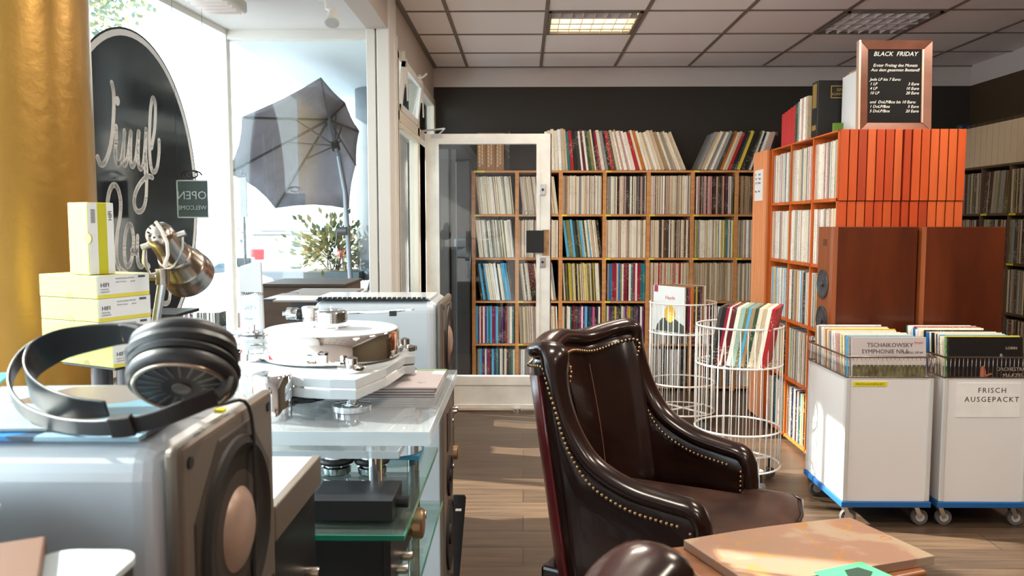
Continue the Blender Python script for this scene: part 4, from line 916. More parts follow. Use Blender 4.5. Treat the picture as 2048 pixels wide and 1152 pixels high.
MB().lathe([(RX*.5,.0),(RX*.80,.003),(RX*.99,.0),(RX*1.04,-.006),(RX*.99,-.012),(RX*.5,-.014)],c2,A2,56).build('ear_pad',leath,hpn)
lens(c2-A2*.014,-A2,RX*.98,'ear_cup',1)
def band(pix,Ys,w,th,m,name,tilt=0):
    P=[at(x,y,1,Y*.93) for (x,y),Y in zip(pix,Ys)]; P=smooth3(P); f=MB(); n=len(P); rows=[]
    for i,p in enumerate(P):
        d=(P[min(i+1,n-1)]-P[max(i-1,0)]).normalized(); up=Vector((.05,-.30,.95)); up=(up-d*up.dot(d)).normalized(); nn=d.cross(up)
        ww=w[0]+(w[1]-w[0])*math.sin(PI*i/(n-1))
        rows.append([f.bm.verts.new(p+up*a*ww/2+nn*b*th/2) for a,b in((-1,-1),(1,-1),(1,1),(-1,1))])
    f.loft(rows,(True,True),True); return f.build(name,m,hpn,bevel=.0012,seg=2)
outer=[(300,672),(250,662),(180,664),(110,678),(55,705),(24,745),(22,785),(50,822),(110,847),(180,856),(250,852),(310,840),(370,818),(432,792)]
oY=[.955,.965,.97,.965,.95,.925,.895,.86,.835,.815,.805,.805,.812,.83]
band(outer,oY,(.020,.016),.0035,rubberb,'outer_band')
inner=[(285,672),(240,668),(180,676),(120,690),(75,715),(56,745),(62,775),(95,800),(150,815),(215,818)]
iY=[.955,.965,.965,.955,.94,.92,.90,.88,.86,.85]
band(inner,iY,(.018,.040),.003,leath,'head_strap')
band([(222,853),(245,852),(268,849)],[.803,.802,.802],(.021,.021),.009,rubberb,'slider_block'); band([(245,664),(265,664),(285,668)],[.966,.964,.96],(.021,.021),.008,rubberb,'slider_block')
MB().tube([at(x,y,1,Y) for x,y,Y in((430,794,.775),(450,778,.785),(458,748,.80))],.006).build('yoke_arm',rubberb,hpn)
MB().tube([at(x,y,1,Y) for x,y,Y in((285,672,.885),(275,690,.87),(268,710,.86))],.006).build('yoke_arm',rubberb,hpn)
cab=MB(); cab.tube(smooth3([at(450,785,1,.80),Vector((-.37,.84,ST+.012)),Vector((-.345,.90,ST+.006)),Vector((-.322,.93,ST-.002)),Vector((-.318,.935,1.12)),Vector((-.322,.935,1.0)),Vector((-.322,.93,.8))]),.0022); q=cab.build('cable',blackp,hpn)
MB().box((-.345,.885,ST-.0002),(-.335,.895,ST+.004)).build('yellow_plug_ring',mat('yellow_mark',(.7,.6,.02),.5),hpn)
# foreground: rounded white devices on a brown wooden cabinet
wc=thing('wooden_cabinet','brown wooden cabinet corner at the bottom left edge of the photo','cabinet',(-.45,.5,0))
MB().box((-.75,.30,0),(-.30,.58,1.02)).build('carcass',mat('brown_wood',(.085,.055,.04),.45,noise=((2,2,24),.35)),wc,bevel=.003)
a=at(97,1098,1,.655); 
MB().box((-.9,.28,1.02),(-.30,.70,1.035)).build('top_board',mat('table_brown',(.12,.06,.035),.5),wc,bevel=.003)
def device(x0,x1,y0,y1,z0,z1,lb,rz=0):
    t=thing('white_device',lb,'device',((x0+x1)/2,(y0+y1)/2,z0),rz)
    w,d=(x1-x0)/2,(y1-y0)/2; r=.022; P=[]
    for sx,sy,a0 in((1,1,0),(-1,1,90),(-1,-1,180),(1,-1,270)):
        for k in range(6): a=math.radians(a0+k*18); P.append((sx*(w-r)+r*math.cos(a),sy*(d-r)+r*math.sin(a)))
    MB().prism([(x*.97,y*.97) for x,y in P],z1-z0-.004).build('body',mat('device_dark',(.03,.03,.03),.4),t,False); MB().prism(P,.006,Matrix.Translation((0,0,z1-z0-.006))).build('top_plate',mat('device_white',(.42,.48,.50),.3),t,False,bevel=.001)
b2=at(262,1098,1,.65)
device(a.x+.006,b2.x+.012,.50,.65,1.037,b2.z,'white device with rounded corners nearest the camera at bottom left')
fr=thing('wooden_tray','brown wooden tray edge left of the white device','tray',(-.45,.60,1.037)); M=Matrix.Translation((-.400,.655,1.037))@Matrix.Rotation(math.radians(28),4,'Z')
MB().box((-.16,-.15,0),(0,0,.122),M).build('body',mat('table_brown',(.12,.06,.035),.5),fr,bevel=.002); MB().box((-.16,-.153,.09),(.0,-.15,.10),M).build('dark_groove',blackp,fr)
device(-.64,-.47,.60,.72,1.037,1.166,'bright white device at the far left edge beside the wooden tray')

# ------------------------------------------------ ARMCHAIR
def cr1(P,n): return smooth3([Vector(p) for p in P],n)
def armchair(label,loc,rz):
    t=thing('leather_armchair',label,'armchair',loc,rz,'brown leather armchairs')
    right=[(.315,.30,.625),(.325,.20,.640),(.335,.10,.662),(.345,.0,.715),(.352,-.06,.790),(.354,-.098,.876),(.354,-.120,.965),(.345,-.135,1.04),(.29,-.20,1.035),(.16,-.262,1.015),(0,-.285,1.035)]
    left=[(-x,y,z) for x,y,z in right[-2::-1]]
    top=cr1(right+left,5); N=len(top)
    def base(p):
        k=(p.z-.28)/.78; back=max(0,min(1,(-p.y-.0)/.13)); 
        return Vector((p.x*(1-.05*back),p.y+.115*back*k,.28))
    nrm=[]
    for i in range(N):
        d=top[min(i+1,N-1)]-top[max(i-1,0)]; d.z=0
        if d.length<1e-4: d=Vector((0,-1,0))
        d.normalize(); n=Vector((-d.y,d.x,0)); nrm.append(n)   # points inward?
    # smooth normals & make sure they point to the inside
    cen=Vector((0,.02,0))
    for i in range(N):
        if nrm[i].dot(cen-Vector((top[i].x,top[i].y,0)))<0: nrm[i]=-nrm[i]
    for _ in range(4): nrm=[(nrm[max(i-1,0)]+nrm[i]*2+nrm[min(i+1,N-1)]).normalized() for i in range(N)]
    th=.042
    shell=MB(); rows=[]
    for i,p in enumerate(top):
        b=base(p); n=nrm[i]; H=p.z-.28; row=[]
        sec=[(-th,0),(-th*1.04,.35),(-th*1.02,.7),(-th*.9,.93),(-th*.5,.99),(th*.5,.99),(th*.8,.93)]
        for o,k in sec: row.append(b.lerp(p,k)+n*o)
        bul=.022 if p.z>.7 else .012
        for k in(.8,.62,.45,.28):
            q=b.lerp(p,k)+n*(th*.9+bul*math.sin(PI*min(1,k*1.05))); row.append(q)
        row.append(b+n*th)
        rows.append([shell.bm.verts.new(v) for v in row])
    shell.loft(rows,(True,True),True); shell.build('upholstered_shell',leather,t,False,auto=False)
    # burgundy outer back strip
    f=MB(); rr=[]
    for i,p in enumerate(top):
        if p.y<-.155:
            b=base(p); n=nrm[i]; rr.append([f.bm.verts.new(b.lerp(p,k)-n*(th*1.0+.0045)) for k in(.02,.3,.6,.90)]+[f.bm.verts.new(b.lerp(p,k)-n*(th*.9)) for k in(.90,.02)])
    f.loft(rr,(True,True),True); f.build('outer_back_panel',redl,t,False,auto=False)
    # roll along top edge and down arm fronts
    def dn(sx): return [Vector((sx*.315,.312,z)) for z in(.30,.38,.46,.54,.595)]
    line=dn(1)+[Vector(p) for p in top[1:-1]]+dn(-1)[::-1]
    line=[line[0]]+[(line[i-1]+line[i]*2+line[i+1])/4 for i in range(1,len(line)-1)]+[line[-1]]
    r=MB(); rings=[]; M_=len(line)
    for i,p in enumerate(line):
        d=(line[min(i+1,M_-1)]-line[max(i-1,0)]).normalized(); j=min(max(i-4,0),N-1); n=nrm[j]; n=(n-d*n.dot(d)).normalized(); w=d.cross(n)
        if w.z<0: w=-w
        if w.dot(Vector((0,1,1)))<0 and p.z<.6: w=-w
        rings.append([r.bm.verts.new(p+n*.047*math.cos(a*PI/8)+w*(.028*math.sin(a*PI/8)-.002)) for a in range(16)])
    r.loft(rings,(True,True),True); r.build('rolled_edge',leather,t,False,auto=False)
    # nail heads: outside and inside under the roll
    f=MB(); acc=0
    for side in(-1,1):
        prev=None
        pts=[]
        for i in range(3,N-3):
            p=top[i]; b=base(p); dz=.046/(p.z-.28); q=b.lerp(p,1-dz); pts.append((q+nrm[i]*side*(th*1.02+(.004 if side>0 else .002)),nrm[i]*side))
        acc=0
        for (a,na),(c,nc) in zip(pts,pts[1:]):
            L=(c-a).length; 
            while acc<L: 
                q=a.lerp(c,acc/L); nn=na.lerp(nc,acc/L); f.sphere(q,.0058,8,5); acc+=.0150
            acc-=L
    for sx in(-1,1):
        for k in range(15):
            for o in(-1,1): f.sphere((sx*.315+o*.046,.285,(.570-k*.0165)),.0055,8,5)
    f.build('nailhead_trim',brass,t,False)
    # seams on inner back
    f=MB()
    for sx in(-.12,.12):
        i=min(range(N),key=lambda i:abs(top[i].x-sx)+(0 if top[i].y<-.15 else 9)); p=top[i]; b=base(p)
        f.tube([b.lerp(p,k)+nrm[i]*(th*.9+.022*math.sin(PI*min(1,k*1.05))+.0008) for k in(.3,.4,.5,.6,.7,.8,.88)],.0016,6)
    f.build('seam',mat('seam_thread',(.16,.07,.04),.6),t,False)
    # seat cushion: between arms, T in front
    def seatpoly(o): return [(-.245-o,-.16),(.245+o,-.16),(.255+o,.31),(.345+o,.325),(.34+o,.44),(.30+o,.475+o),(.15,.50+o),(-.15,.50+o),(-.30-o,.475+o),(-.34-o,.44),(-.345-o,.325),(-.255-o,.31)]
    f=MB(); rings=[]
    for z,o in((.36,-.006),(.375,.004),(.44,.008),(.487,.004),(.503,-.012),(.514,-.05)): 
        P=seatpoly(o) if o>-.04 else [(x*.82,.16+(y-.16)*.82) for x,y in seatpoly(0)]
        rings.append([f.bm.verts.new((x,y,z)) for x,y in P])
    f.loft(rings,(True,True),True); f.build('seat_cushion',seatl,t,False,bevel=.010,seg=3,auto=False)
    f=MB(); P=seatpoly(.006); f.tube([(x,y,.492) for x,y in P],.005,8,close=True); f.build('cushion_piping',leather,t,False)
    f=MB(); f.prism([(-.30,-.20),(.30,-.20),(.325,.31),(-.325,.31)],.14,Matrix.Translation((0,0,.22))); f.build('seat_frame',leather,t,False,bevel=.01)
    wd=mat('dark_leg_wood',(.045,.02,.012),.35)
    for sx,sy in((-.27,.27),(.27,.27),(-.25,-.16),(.25,-.16)):
        MB().cyl((sx*1.03,sy*1.05,0),(sx,sy,.23),.016,.026,n=16).build('leg',wd,t,False)
    return t
CX,CY,CR=.368,2.615,math.radians(-117)
ch=armchair('brown leather armchair with brass nails in the middle of the shop, facing the marble table',(CX,CY,0),CR)
c2_=copy_tree(ch); c2_.location=(.368,.580,0); c2_.rotation_euler=(0,0,math.radians(-75)); c2_['label']='second brown leather armchair, only its back corner showing at the bottom of the photo'
# ------------------------------------------------ MARBLE TABLE
TZ=.66; tq=[at(x,y,2,TZ) for x,y in((1367,1079),(1700,1034),(1870,1111))]
A_,B_,C_=tq; D_=A_+(C_-B_)*1.02
D_.z=TZ
tb_=thing('marble_table','low wooden table carrying a tan marble slab beside the armchair','table',((A_.x+C_.x)/2,(A_.y+C_.y)/2,0))
def marble():
    m=bpy.data.materials.new('tan_marble'); m.use_nodes=True; nt=m.node_tree; b=nt.nodes['Principled BSDF']; tc=nt.nodes.new('ShaderNodeTexCoord')
    n=nt.nodes.new('ShaderNodeTexNoise'); n.inputs['Scale'].default_value=4.5; n.inputs['Detail'].default_value=9; n.inputs['Distortion'].default_value=.6
    cr=nt.nodes.new('ShaderNodeValToRGB'); e=cr.color_ramp.elements; e[0].position=.30; e[0].color=(.30,.20,.13,1); e[1].position=.72; e[1].color=(.40,.31,.22,1)
    x=e.new(.50); x.color=(.33,.19,.135,1); x=e.new(.56); x.color=(.38,.28,.19,1)
    nt.links.new(tc.outputs['Object'],n.inputs['Vector']); nt.links.new(n.outputs['Fac'],cr.inputs[0])
    n2=nt.nodes.new('ShaderNodeTexNoise'); n2.inputs['Scale'].default_value=2.2; n2.inputs['Detail'].default_value=5; nt.links.new(tc.outputs['Object'],n2.inputs['Vector'])
    a=nt.nodes.new('ShaderNodeMath'); a.operation='SUBTRACT'; a.inputs[1].default_value=.5; nt.links.new(n2.outputs['Fac'],a.inputs[0]); ab=nt.nodes.new('ShaderNodeMath'); ab.operation='ABSOLUTE'; nt.links.new(a.outputs[0],ab.inputs[0])
    lt=nt.nodes.new('ShaderNodeMath'); lt.operation='LESS_THAN'; lt.inputs[1].default_value=.003; nt.links.new(ab.outputs[0],lt.inputs[0])
    mx=nt.nodes.new('ShaderNodeMix'); mx.data_type='RGBA'; nt.links.new(lt.outputs[0],mx.inputs[0]); nt.links.new(cr.outputs[0],mx.inputs[6]); mx.inputs[7].default_value=(.40,.20,.07,1); nt.links.new(mx.outputs[2],b.inputs['Base Color']); b.inputs['Roughness'].default_value=.28; return m
def edgepts(a,b,bulge,n=6):
    d=(b-a); nn=Vector((-d.y,d.x,0)).normalized(); return [a+d*(k/n)+nn*bulge*math.sin(PI*k/n) for k in range(n)]
# order around: A (left), D (near), C (right), B (far)
outl=edgepts(A_,D_,0)+edgepts(D_,C_,0)+edgepts(C_,B_,0)+edgepts(B_,A_,-.012)
MB().prism([(p.x,p.y) for p in outl],.022,Matrix.Translation((0,0,TZ-.022))).build('marble_slab',marble(),tb_,bevel=.002)
cen=(A_+C_)/2; twood=mat('table_wood',(.22,.085,.035),.35,noise=((3,14,3),.35))
def off(p,o): d=(p-cen).normalized(); return p+d*o
W_=[off(A_,.02)+Vector((-.03,.0,0)),off(D_,.0)+Vector((-.045,-.06,0)),C_+Vector((-.03,-.03,0)),B_+Vector((-.02,-.02,0))]
MB().prism([(p.x,p.y) for p in W_],.028,Matrix.Translation((0,0,TZ-.0505))).build('table_top',twood,tb_,bevel=.006,seg=3)
W2=[cen+(p-cen)*.86 for p in W_]
MB().prism([(p.x,p.y) for p in W2],.07,Matrix.Translation((0,0,TZ-.121))).build('apron',twood,tb_)
for p in W2: 
    q=cen+(p-cen)*.9; MB().cyl((q.x,q.y,0),(q.x,q.y,TZ-.12),.014,.022,n=14).build('leg',twood,tb_)
g1=at(1640,1148,2,TZ+.001); g2=at(1722,1124,2,TZ+.001); 
gf=thing('green_flyer','bright green flyer lying on the marble slab at the bottom edge','flyer',tuple(g2))
dxy=Vector((.055,-.11,0)).normalized(); dx2=Vector((-.115,-.05,0)).normalized()
P=[g2,g2+dx2*.14,g2+dx2*.14+dxy*.10,g2+dxy*.10]
MB().prism([(p.x,p.y) for p in P],.001,Matrix.Translation((0,0,TZ+.0008))).build('sheet',mat('bright_green',(.06,.52,.16),.4),gf)
MB().prism([((g2+dx2*a+dxy*b).x,(g2+dx2*a+dxy*b).y) for a,b in((.03,.02),(.07,.02),(.09,.05),(.05,.07),(.02,.05))],.0004,Matrix.Translation((0,0,TZ+.0019))).build('print',mat('green_print',(.01,.03,.02),.5),gf)
# ------------------------------------------------ WIRE BASKETS
def basket(cx,cy,label,rz):
    t=thing('wire_basket',label,'basket',(cx,cy,0),rz,'white wire baskets on castors'); R=.228
    for z in(.87,.665,.312,.112): MB().torus((0,0,z),(0,0,1),R,.0055,56,8).build('ring',wirew,t,False)
    f=MB()
    for k in range(38): a=2*PI*k/38; f.cyl((R*math.cos(a),R*math.sin(a),.11),(R*math.cos(a),R*math.sin(a),.872),.0024,n=6)
    f.build('vertical_wires',wirew,t,False)
    f=MB(); 
    for k in range(9):
        x=-.2+.05*k; y=math.sqrt(R*R-x*x); f.cyl((x,-y,.662),(x,y,.662),.0025,n=6)
    f.build('platform',wirew,t,False)
    f=MB(); f.bar((-R,0,.118),(R,0,.118),.022,.006).bar((0,-R,.124),(0,R,.124),.022,.006); f.build('cross_brace',wirew,t,False)
    for a in(0,PI/2,PI,3*PI/2):
        c=Vector((R*.95*math.cos(a),R*.95*math.sin(a),0)); d=Vector((-math.sin(a),math.cos(a),0))
        k=MB().cyl(c+Vector((0,0,.055)),c+Vector((0,0,.115)),.008,n=10).build('castor',blackp,t,False)
        MB().cyl(c-d*.014+Vector((0,0,.031))+d*.0,c+d*.014+Vector((0,0,.031)),.030,n=24).build('wheel',wheelm,k,False)
    return t
basket(1.172,4.38,'white wire basket of leaning records, nearer one behind the armchair',math.radians(20))
basket(1.115,5.65,'white wire basket with flower covered record in front, farther one',math.radians(35))
def loose(o,s,d,ln,t,c,label,grp,h=.315,dp=.315,m=None):
    s=Vector(s).normalized(); d=Vector(d).normalized(); u=(Z*math.cos(ln)+s*math.sin(ln)); s2=s*math.cos(ln)-Z*math.sin(ln)
    M=Matrix(((s2.x,d.x,u.x,0),(s2.y,d.y,u.y,0),(s2.z,d.z,u.z,0),(0,0,0,1)))
    ob=MB().box((0,0,0),(t,dp,h)).build('record',m or sleeve(c),bevel=.0008,seg=1); ob.matrix_basis=Matrix.Translation(Vector(o)+Z*t*math.sin(ln)*(1 if ln>0 else 0))@M
    tag(ob,label,'record',grp); return ob,Matrix.Translation(Vector(o)+Z*t*math.sin(ln)*(1 if ln>0 else 0))@M
random.seed(21)
s_=Vector((.90,-.43,0)).normalized(); d_=Vector((.40,.92,0)).normalized(); o=Vector((.985,4.28,.668)); 
cols=[('charcoal',.02),('black',.020),('crimson',.016),('ivory',.013),('maroon',.026),('ivory',.022),('mint',.026),('olive',.013),('sky blue',.016),('tan',.02),('dark green',.018),('cream',.024),('beige',.018),('ivory',.024),('red',.020)]
nm2=['charcoal record box at the left end','black record box beside the crimson one','crimson record box','slim ivory record box right of the crimson one','maroon record box','ivory record box right of the maroon one','mint green record box','olive record box','sky blue record box','tan record box right of the sky blue one','dark green record box','wide cream record box','beige record box between the cream and ivory ones','ivory record box beside the red one','bright red record box at the right end']
x=0
for (c,t),l in zip(cols,nm2): loose(o+s_*x,s_,d_,.17,t*.92,c,l+' in the nearer wire basket','records in the nearer wire basket',dp=.30); x+=t*.96/math.cos(.17)
s_=Vector((.80,.60,0)).normalized(); d_=Vector((-.60,.80,0)).normalized(); o=Vector((1.095,5.50,.668))
cols=[('white',.014),('black',.022),('crimson',.014),('purple',.010),('orange',.022),('orange',.012),('charcoal',.022),('yellow',.016),('black',.024),('purple',.012),('charcoal',.014),('tan',.02),('ivory',.018)]
nm3=['white record sleeve with yellow flower cover','black record box behind the flower sleeve','crimson record box','thin dark purple record box','wide orange record box','slim orange record box','charcoal record box left of the yellow one','yellow record box','wide black record box','lilac purple record box at the right','thin charcoal record box beside the purple one','tan record box near the right end','ivory record box at the right end']
x=0
for i,((c,t),l) in enumerate(zip(cols,nm3)):
    ob,M=loose(o+s_*x,s_,d_,0,t*.95,c,l+' in the farther wire basket','records in the farther wire basket',dp=.29,m=mat('white_sleeve',(.74,.74,.72),.4) if i==0 else None); x+=t
    if i==0:
        F=M@Matrix(((0,0,-1,-.0006),(-1,0,0,.28),(0,1,0,0),(0,0,0,1)))
        # cover picture: dark foot, flower, titles
        cv=MB(); cv.prism([(.02,.0),(.28,.0),(.28,.05),(.20,.09),(.16,.10),(.08,.09),(.03,.04)],.0004,F); q=cv.build('cover_dark_print',mat('print_dark',(.06,.07,.05),.4)); q.parent=ob; q.matrix_parent_inverse=M.inverted()
        fl_=MB(); 
        for k in range(9):
            a=k*2*PI/9; fl_.prism([(.15+.030*math.cos(a)+.024*math.cos(b*PI/5),.125+.036*math.sin(a)+.026*math.sin(b*PI/5)) for b in range(10)],.0005+.00005*k,F)
        q=fl_.build('cover_flower',mat('flower_yellow',(.75,.45,.05),.5)); q.parent=ob; q.matrix_parent_inverse=M.inverted()
        q=text([('Haydn',.15,.225,.035,'CENTER')],mat('title_red',(.6,.08,.06),.5),F@Matrix.Translation((0,0,.0004)),None); q.parent=ob; q.matrix_parent_inverse=M.inverted()
        q=MB().prism([(.0,.27),(.035,.27),(.035,.315),(0,.315)],.0005,F).build('cover_corner',mat('corner_red',(.35,.02,.05),.5)); q.parent=ob; q.matrix_parent_inverse=M.inverted()
# ------------------------------------------------ TROLLEYS
def trolley(x0,label,kind):
    w,d=.405,.50; y0=3.71; t=thing('record_trolley',label,'trolley',(x0+w/2,y0+d/2,0),0,'white record trolleys')
    x1=x0+w; y1=y0+d; ZB,ZT=.125,.705
    f=MB(); f.box((x0+.02,y0+.006,ZB),(x1-.02,y0+.012,ZT)).box((x0+.02,y1-.012,ZB),(x1-.02,y1-.006,ZT)).box((x0+.006,y0+.02,ZB),(x0+.012,y1-.02,ZT)).box((x1-.012,y0+.02,ZB),(x1-.006,y1-.02,ZT)); f.build('side_panels',trolw,t)
    for px in(x0,x1-.024):
        for py in(y0,y1-.024): MB().box((px,py,ZB-.0),(px+.024,py+.024,ZT+.002)).build('corner_post',mat('trolley_post',(.62,.60,.58),.3,.1),t,bevel=.005,seg=3)
    MB().box((x0-.006,y0-.006,.097),(x1+.006,y1+.006,ZB)).build('blue_base',bluem,t,bevel=.004)
    MB().box((x0+.012,y0+.012,.42),(x1-.012,y1-.012,.43)).build('inner_floor',trolw,t)
    f=MB(); zt=.805
    f.tube([(x0,y0,zt),(x1,y0,zt),(x1,y1,zt),(x0,y1,zt)],.0045,8,close=True); f.tube([(x0,y0,ZT+.006),(x1,y0,ZT+.006),(x1,y1,ZT+.006),(x0,y1,ZT+.006)],.0035,8,close=True); f.build('basket_rim',chrome if 0 else mat('basket_chrome',(.42,.36,.33),.2,1),t)
    f=MB(); n=21
    for k in range(n): 
        xx=x0+w*(k+.5)/n; f.cyl((xx,y0,ZT+.005),(xx,y0,zt),.0015,n=5); f.cyl((xx,y1,ZT+.005),(xx,y1,zt),.0015,n=5)
    for k in range(26):
        yy=y0+d*(k+.5)/26; f.cyl((x0,yy,ZT+.005),(x0,yy,zt),.0015,n=5); f.cyl((x1,yy,ZT+.005),(x1,yy,zt),.0015,n=5)
    f.build('basket_wires',mat('basket_chrome',(.42,.36,.33),.2,1),t)
    for px in(x0+.035,x1-.035):
        for py in(y0+.045,y1-.045):
            k=MB().box((px-.028,py-.022,.088),(px+.028,py+.022,.097)).bar((px-.01,py-.016,.09),(px+.012,py-.016,.038),.020,.003,up=(0,1,0)).bar((px-.01,py+.016,.09),(px+.012,py+.016,.038),.020,.003,up=(0,1,0)).build('castor',brushed,t)
            MB().lathe([(.020,-.009),(.036,-.011),(.038,-.006),(.038,.006),(.036,.011),(.020,.009)],(px+.012,py,.038),(0,1,0),28).build('wheel',wheelm,k)
            MB().cyl((px+.012,py-.0125,.038),(px+.012,py+.0125,.038),.021,n=20).build('wheel_hub',mat('grey_hub',(.42,.40,.38),.4),k)
    if kind==0:
        MB().box((x0+.035,y0+.003,.668),(x0+.19,y0+.006,.690)).build('yellow_sticker',ylab,t); text([('FRISCH AUSGEPACKT',x0+.045,.674,.0135)],ink,frameM((0,y0+.0028,0),(1,0,0),(0,0,1)),t)
    else:
        MB().box((x0+.065,y0+.003,.525),(x0+.355,y0+.006,.685)).build('paper_sheet',mat('sheet_paper',(.80,.76,.73),.3,noise=((10,10,10),.05)),t)
        q=text([('FRISCH',x0+.225,.640,.034,'CENTER',1.25),('AUSGEPACKT',x0+.225,.598,.034,'CENTER',1.25)],ink,frameM((0,y0+.0027,0),(1,0,0),(0,0,1)),t)
    return t
TX0,TX1=1.488,1.935
trolley(TX0,'white record trolley with yellow sticker, left of the two',0)
trolley(TX1,'white record trolley with printed paper sheet, right of the two',1)
random.seed(33)
def bin_records(x0,cols,front,names,grp,dx=0):
    y=3.745; tilt=.10; n=len(cols)
    for i in range(n):
        c=cols[i]; t=random.uniform(.006,.016) if i else .012; xx=x0+.035+random.uniform(0,.02)-(i*.0006)+dx
        zz=.432+random.uniform(.0,.010)+ (0.012*i/n); ww=.345 if i<3 else .315
        hh=.448 if 0 else .445
        M=Matrix.Translation((xx,y,zz+.13))@Matrix.Rotation(-tilt,4,'X')
        ob=MB().box((0,0,0),(ww,t,.322)).build('record',(front if i==0 else sleeve(c)),bevel=.0008,seg=1); ob.matrix_basis=M
        tag(ob,names(i,c),'record',grp); y+=t+.0035
        if i==0: first=(ob,M)
        if y>4.15: break
    return first
cols=['grey','grey','ivory','sky blue','grey','white','yellow','cream','ivory','rose','white','red','white','ivory','grey','yellow','cream','red','orange','ivory','beige','white','rose','grey','white','ivory','tan','cream','white','yellow']
ob,M=bin_records(TX0,cols,mat('symphony_sleeve',(.50,.43,.42),.35),lambda i,c:'grey symphony record sleeve at the front of the left trolley' if i==0 else f'{c} record, {ordn(i)} from the front of the left trolley','records in the left trolley')
q=text([('TSCHAIKOWSKY',.070,.276,.028),('SYMPHONIE NR.5',.045,.246,.028),('E-MOLL OP.64',.236,.246,.015),('BERLINER PHILHARMONIKER',.070,.228,.011)],mat('title_ink',(.07,.05,.045),.5),M@frameM((0,-.0008,0),(1,0,0),(0,0,1)),None); q.parent=ob; q.matrix_parent_inverse=M.inverted()
q=text([('Karajan',.288,.293,.014)],mat('title_red',(.6,.08,.06),.5),M@frameM((0,-.0008,0),(1,0,0),(0,0,1)),None,shear=.3); q.parent=ob; q.matrix_parent_inverse=M.inverted()
q=MB().box((.003,-.0010,.003),(.342,-.0003,.193),M).build('forest_photo',mat('forest_print',(.05,.035,.02),.4,noise=((60,60,26),.9,(.22,.20,.09)))); q.parent=ob; q.matrix_parent_inverse=M.inverted()
cols=['black','green','yellow','ivory','brown','sky blue','ivory','navy','cream','black','ivory','blue','white','maroon','black','cream','ivory','white','beige','blue','red','ivory','white','cream','teal']
ob,M=bin_records(TX1,cols,mat('black_opera_sleeve',(.012,.010,.010),.3),lambda i,c:'black opera record with figure, at the front of the right trolley' if i==0 else f'{c} record, {ordn(i)} from the front of the right trolley','records in the right trolley')
q=text([('ORCHESTRA',.22,.165,.024),('MAAZEL',.25,.135,.026),('&',.235,.225,.03),('LORIN',.265,.265,.018)],mat('pale_print',(.42,.32,.24),.4),M@frameM((0,-.0008,0),(1,0,0),(0,0,1)),None); q.parent=ob; q.matrix_parent_inverse=M.inverted()
f=MB(); F=M@frameM((0,-.0008,0),(1,0,0),(0,0,1)); f.prism([(.145,.11),(.17,.11),(.172,.16),(.165,.19),(.15,.185),(.143,.15)],.0004,F); f.prism([(.165,.135),(.20,.15),(.198,.155),(.165,.145)],.0004,F)
q=f.build('figure_print',mat('red_figure',(.45,.12,.07),.5)); q.parent=ob; q.matrix_parent_inverse=M.inverted()
# ------------------------------------------------ WOODEN FLOOR SPEAKERS
def woodspk(x0,x1,label,drv=True):
    t=thing('wooden_speaker',label,'speaker',((x0+x1)/2,4.34,0),0,'cherry wood floor speakers')
    MB().box((x0+.028,4.225,.03),(x1,4.44,1.40)).build('cabinet',cherry,t,bevel=.002)
    P=[(x0+.028,4.225),(x0+.008,4.232),(x0,4.25),(x0,4.425),(x0+.008,4.437),(x0+.028,4.44)]
    MB().prism(P,1.37,Matrix.Translation((0,0,.03))).build('front_baffle',cherrylt,t)
    MB().box((x0-.01,4.215,0),(x1+.01,4.45,.03)).build('plinth',blackp,t)
    for cz,R in((1.095,.079),(.90,.079)):
        w_=MB().lathe([(R,-.001),(R,.005),(R*.95,.007),(R*.88,.003),(R*.82,.005),(R*.74,.002),(R*.2,-.012 if 0 else .001),(R*.18,.010),(.001,.014)],(x0,4.338,cz),(-1,0,0),40).build('woofer',mat('woofer_grey',(.045,.045,.05),.35),t)
    MB().box((x0-.0015,4.30,1.30),(x0,4.35,1.335)).build('badge',mat('badge_brown',(.12,.03,.01),.5),t)
    return t
woodspk(1.60,2.038,'cherry wood floor speaker with round driver, left of the pair behind the trolleys')
woodspk(2.055,2.49,'cherry wood floor speaker, right of the pair behind the trolleys')
# ------------------------------------------------ THINGS ON THE ORANGE SHELF
TZ2=1.9265
def topbook(px0,px1,pytop,Yp,dirx,c,label,cat='book',t=None,m=None,dp=.22):
    pass
random.seed(6); y=5.50; k=0
def tb1(c,t,h,lab,x0=OX0+.01,dp=.24,m=None,cat='book'):
    global y
    ob=MB().box((0,-t,0),(dp,0,h)).build('book',m or sleeve(c),bevel=.002); ob.location=(x0,y,TZ2); tag(ob,lab,cat,'books on the orange island shelf'); y-=t+.0015; return ob
rb=mat('red_book',(.50,.03,.03),.55)
for i,w_ in enumerate((.055,.060,.052,.062,.035)): tb1('red',w_,(.215+.006*i),'red cloth book, %s from the far end on the orange shelf'%ordn(i),m=rb)
tb1('dark green',.045,.245,'dark green book right of the red books on the orange shelf'); tb1('grey',.03,.25,'grey book beside the dark green one on the orange shelf')
for i,c in enumerate(('ivory','rose','white','beige')): tb1(c,.035,.262,'%s slim book left of the big black book on the orange shelf'%c)
y=4.90
bb=thing('large_black_book','large black book with gold frame title standing on the orange shelf','book',(1.85,4.9,TZ2))
MB().box((OX0+.01,4.84,TZ2),(OX0+.235,4.94,TZ2+.325)).build('cover',mat('black_cloth',(.012,.011,.010),.5),bb,bevel=.004)
gl=mat('gold_foil',(.55,.36,.10),.35,.6)
text([('GROSSE',.150,.262,.024,'CENTER'),('KOMPONISTEN',.150,.238,.020,'CENTER')],gl,frameM((OX0+.01,4.8385,TZ2),(1,0,0),(0,0,1)),bb)
f=MB(); 
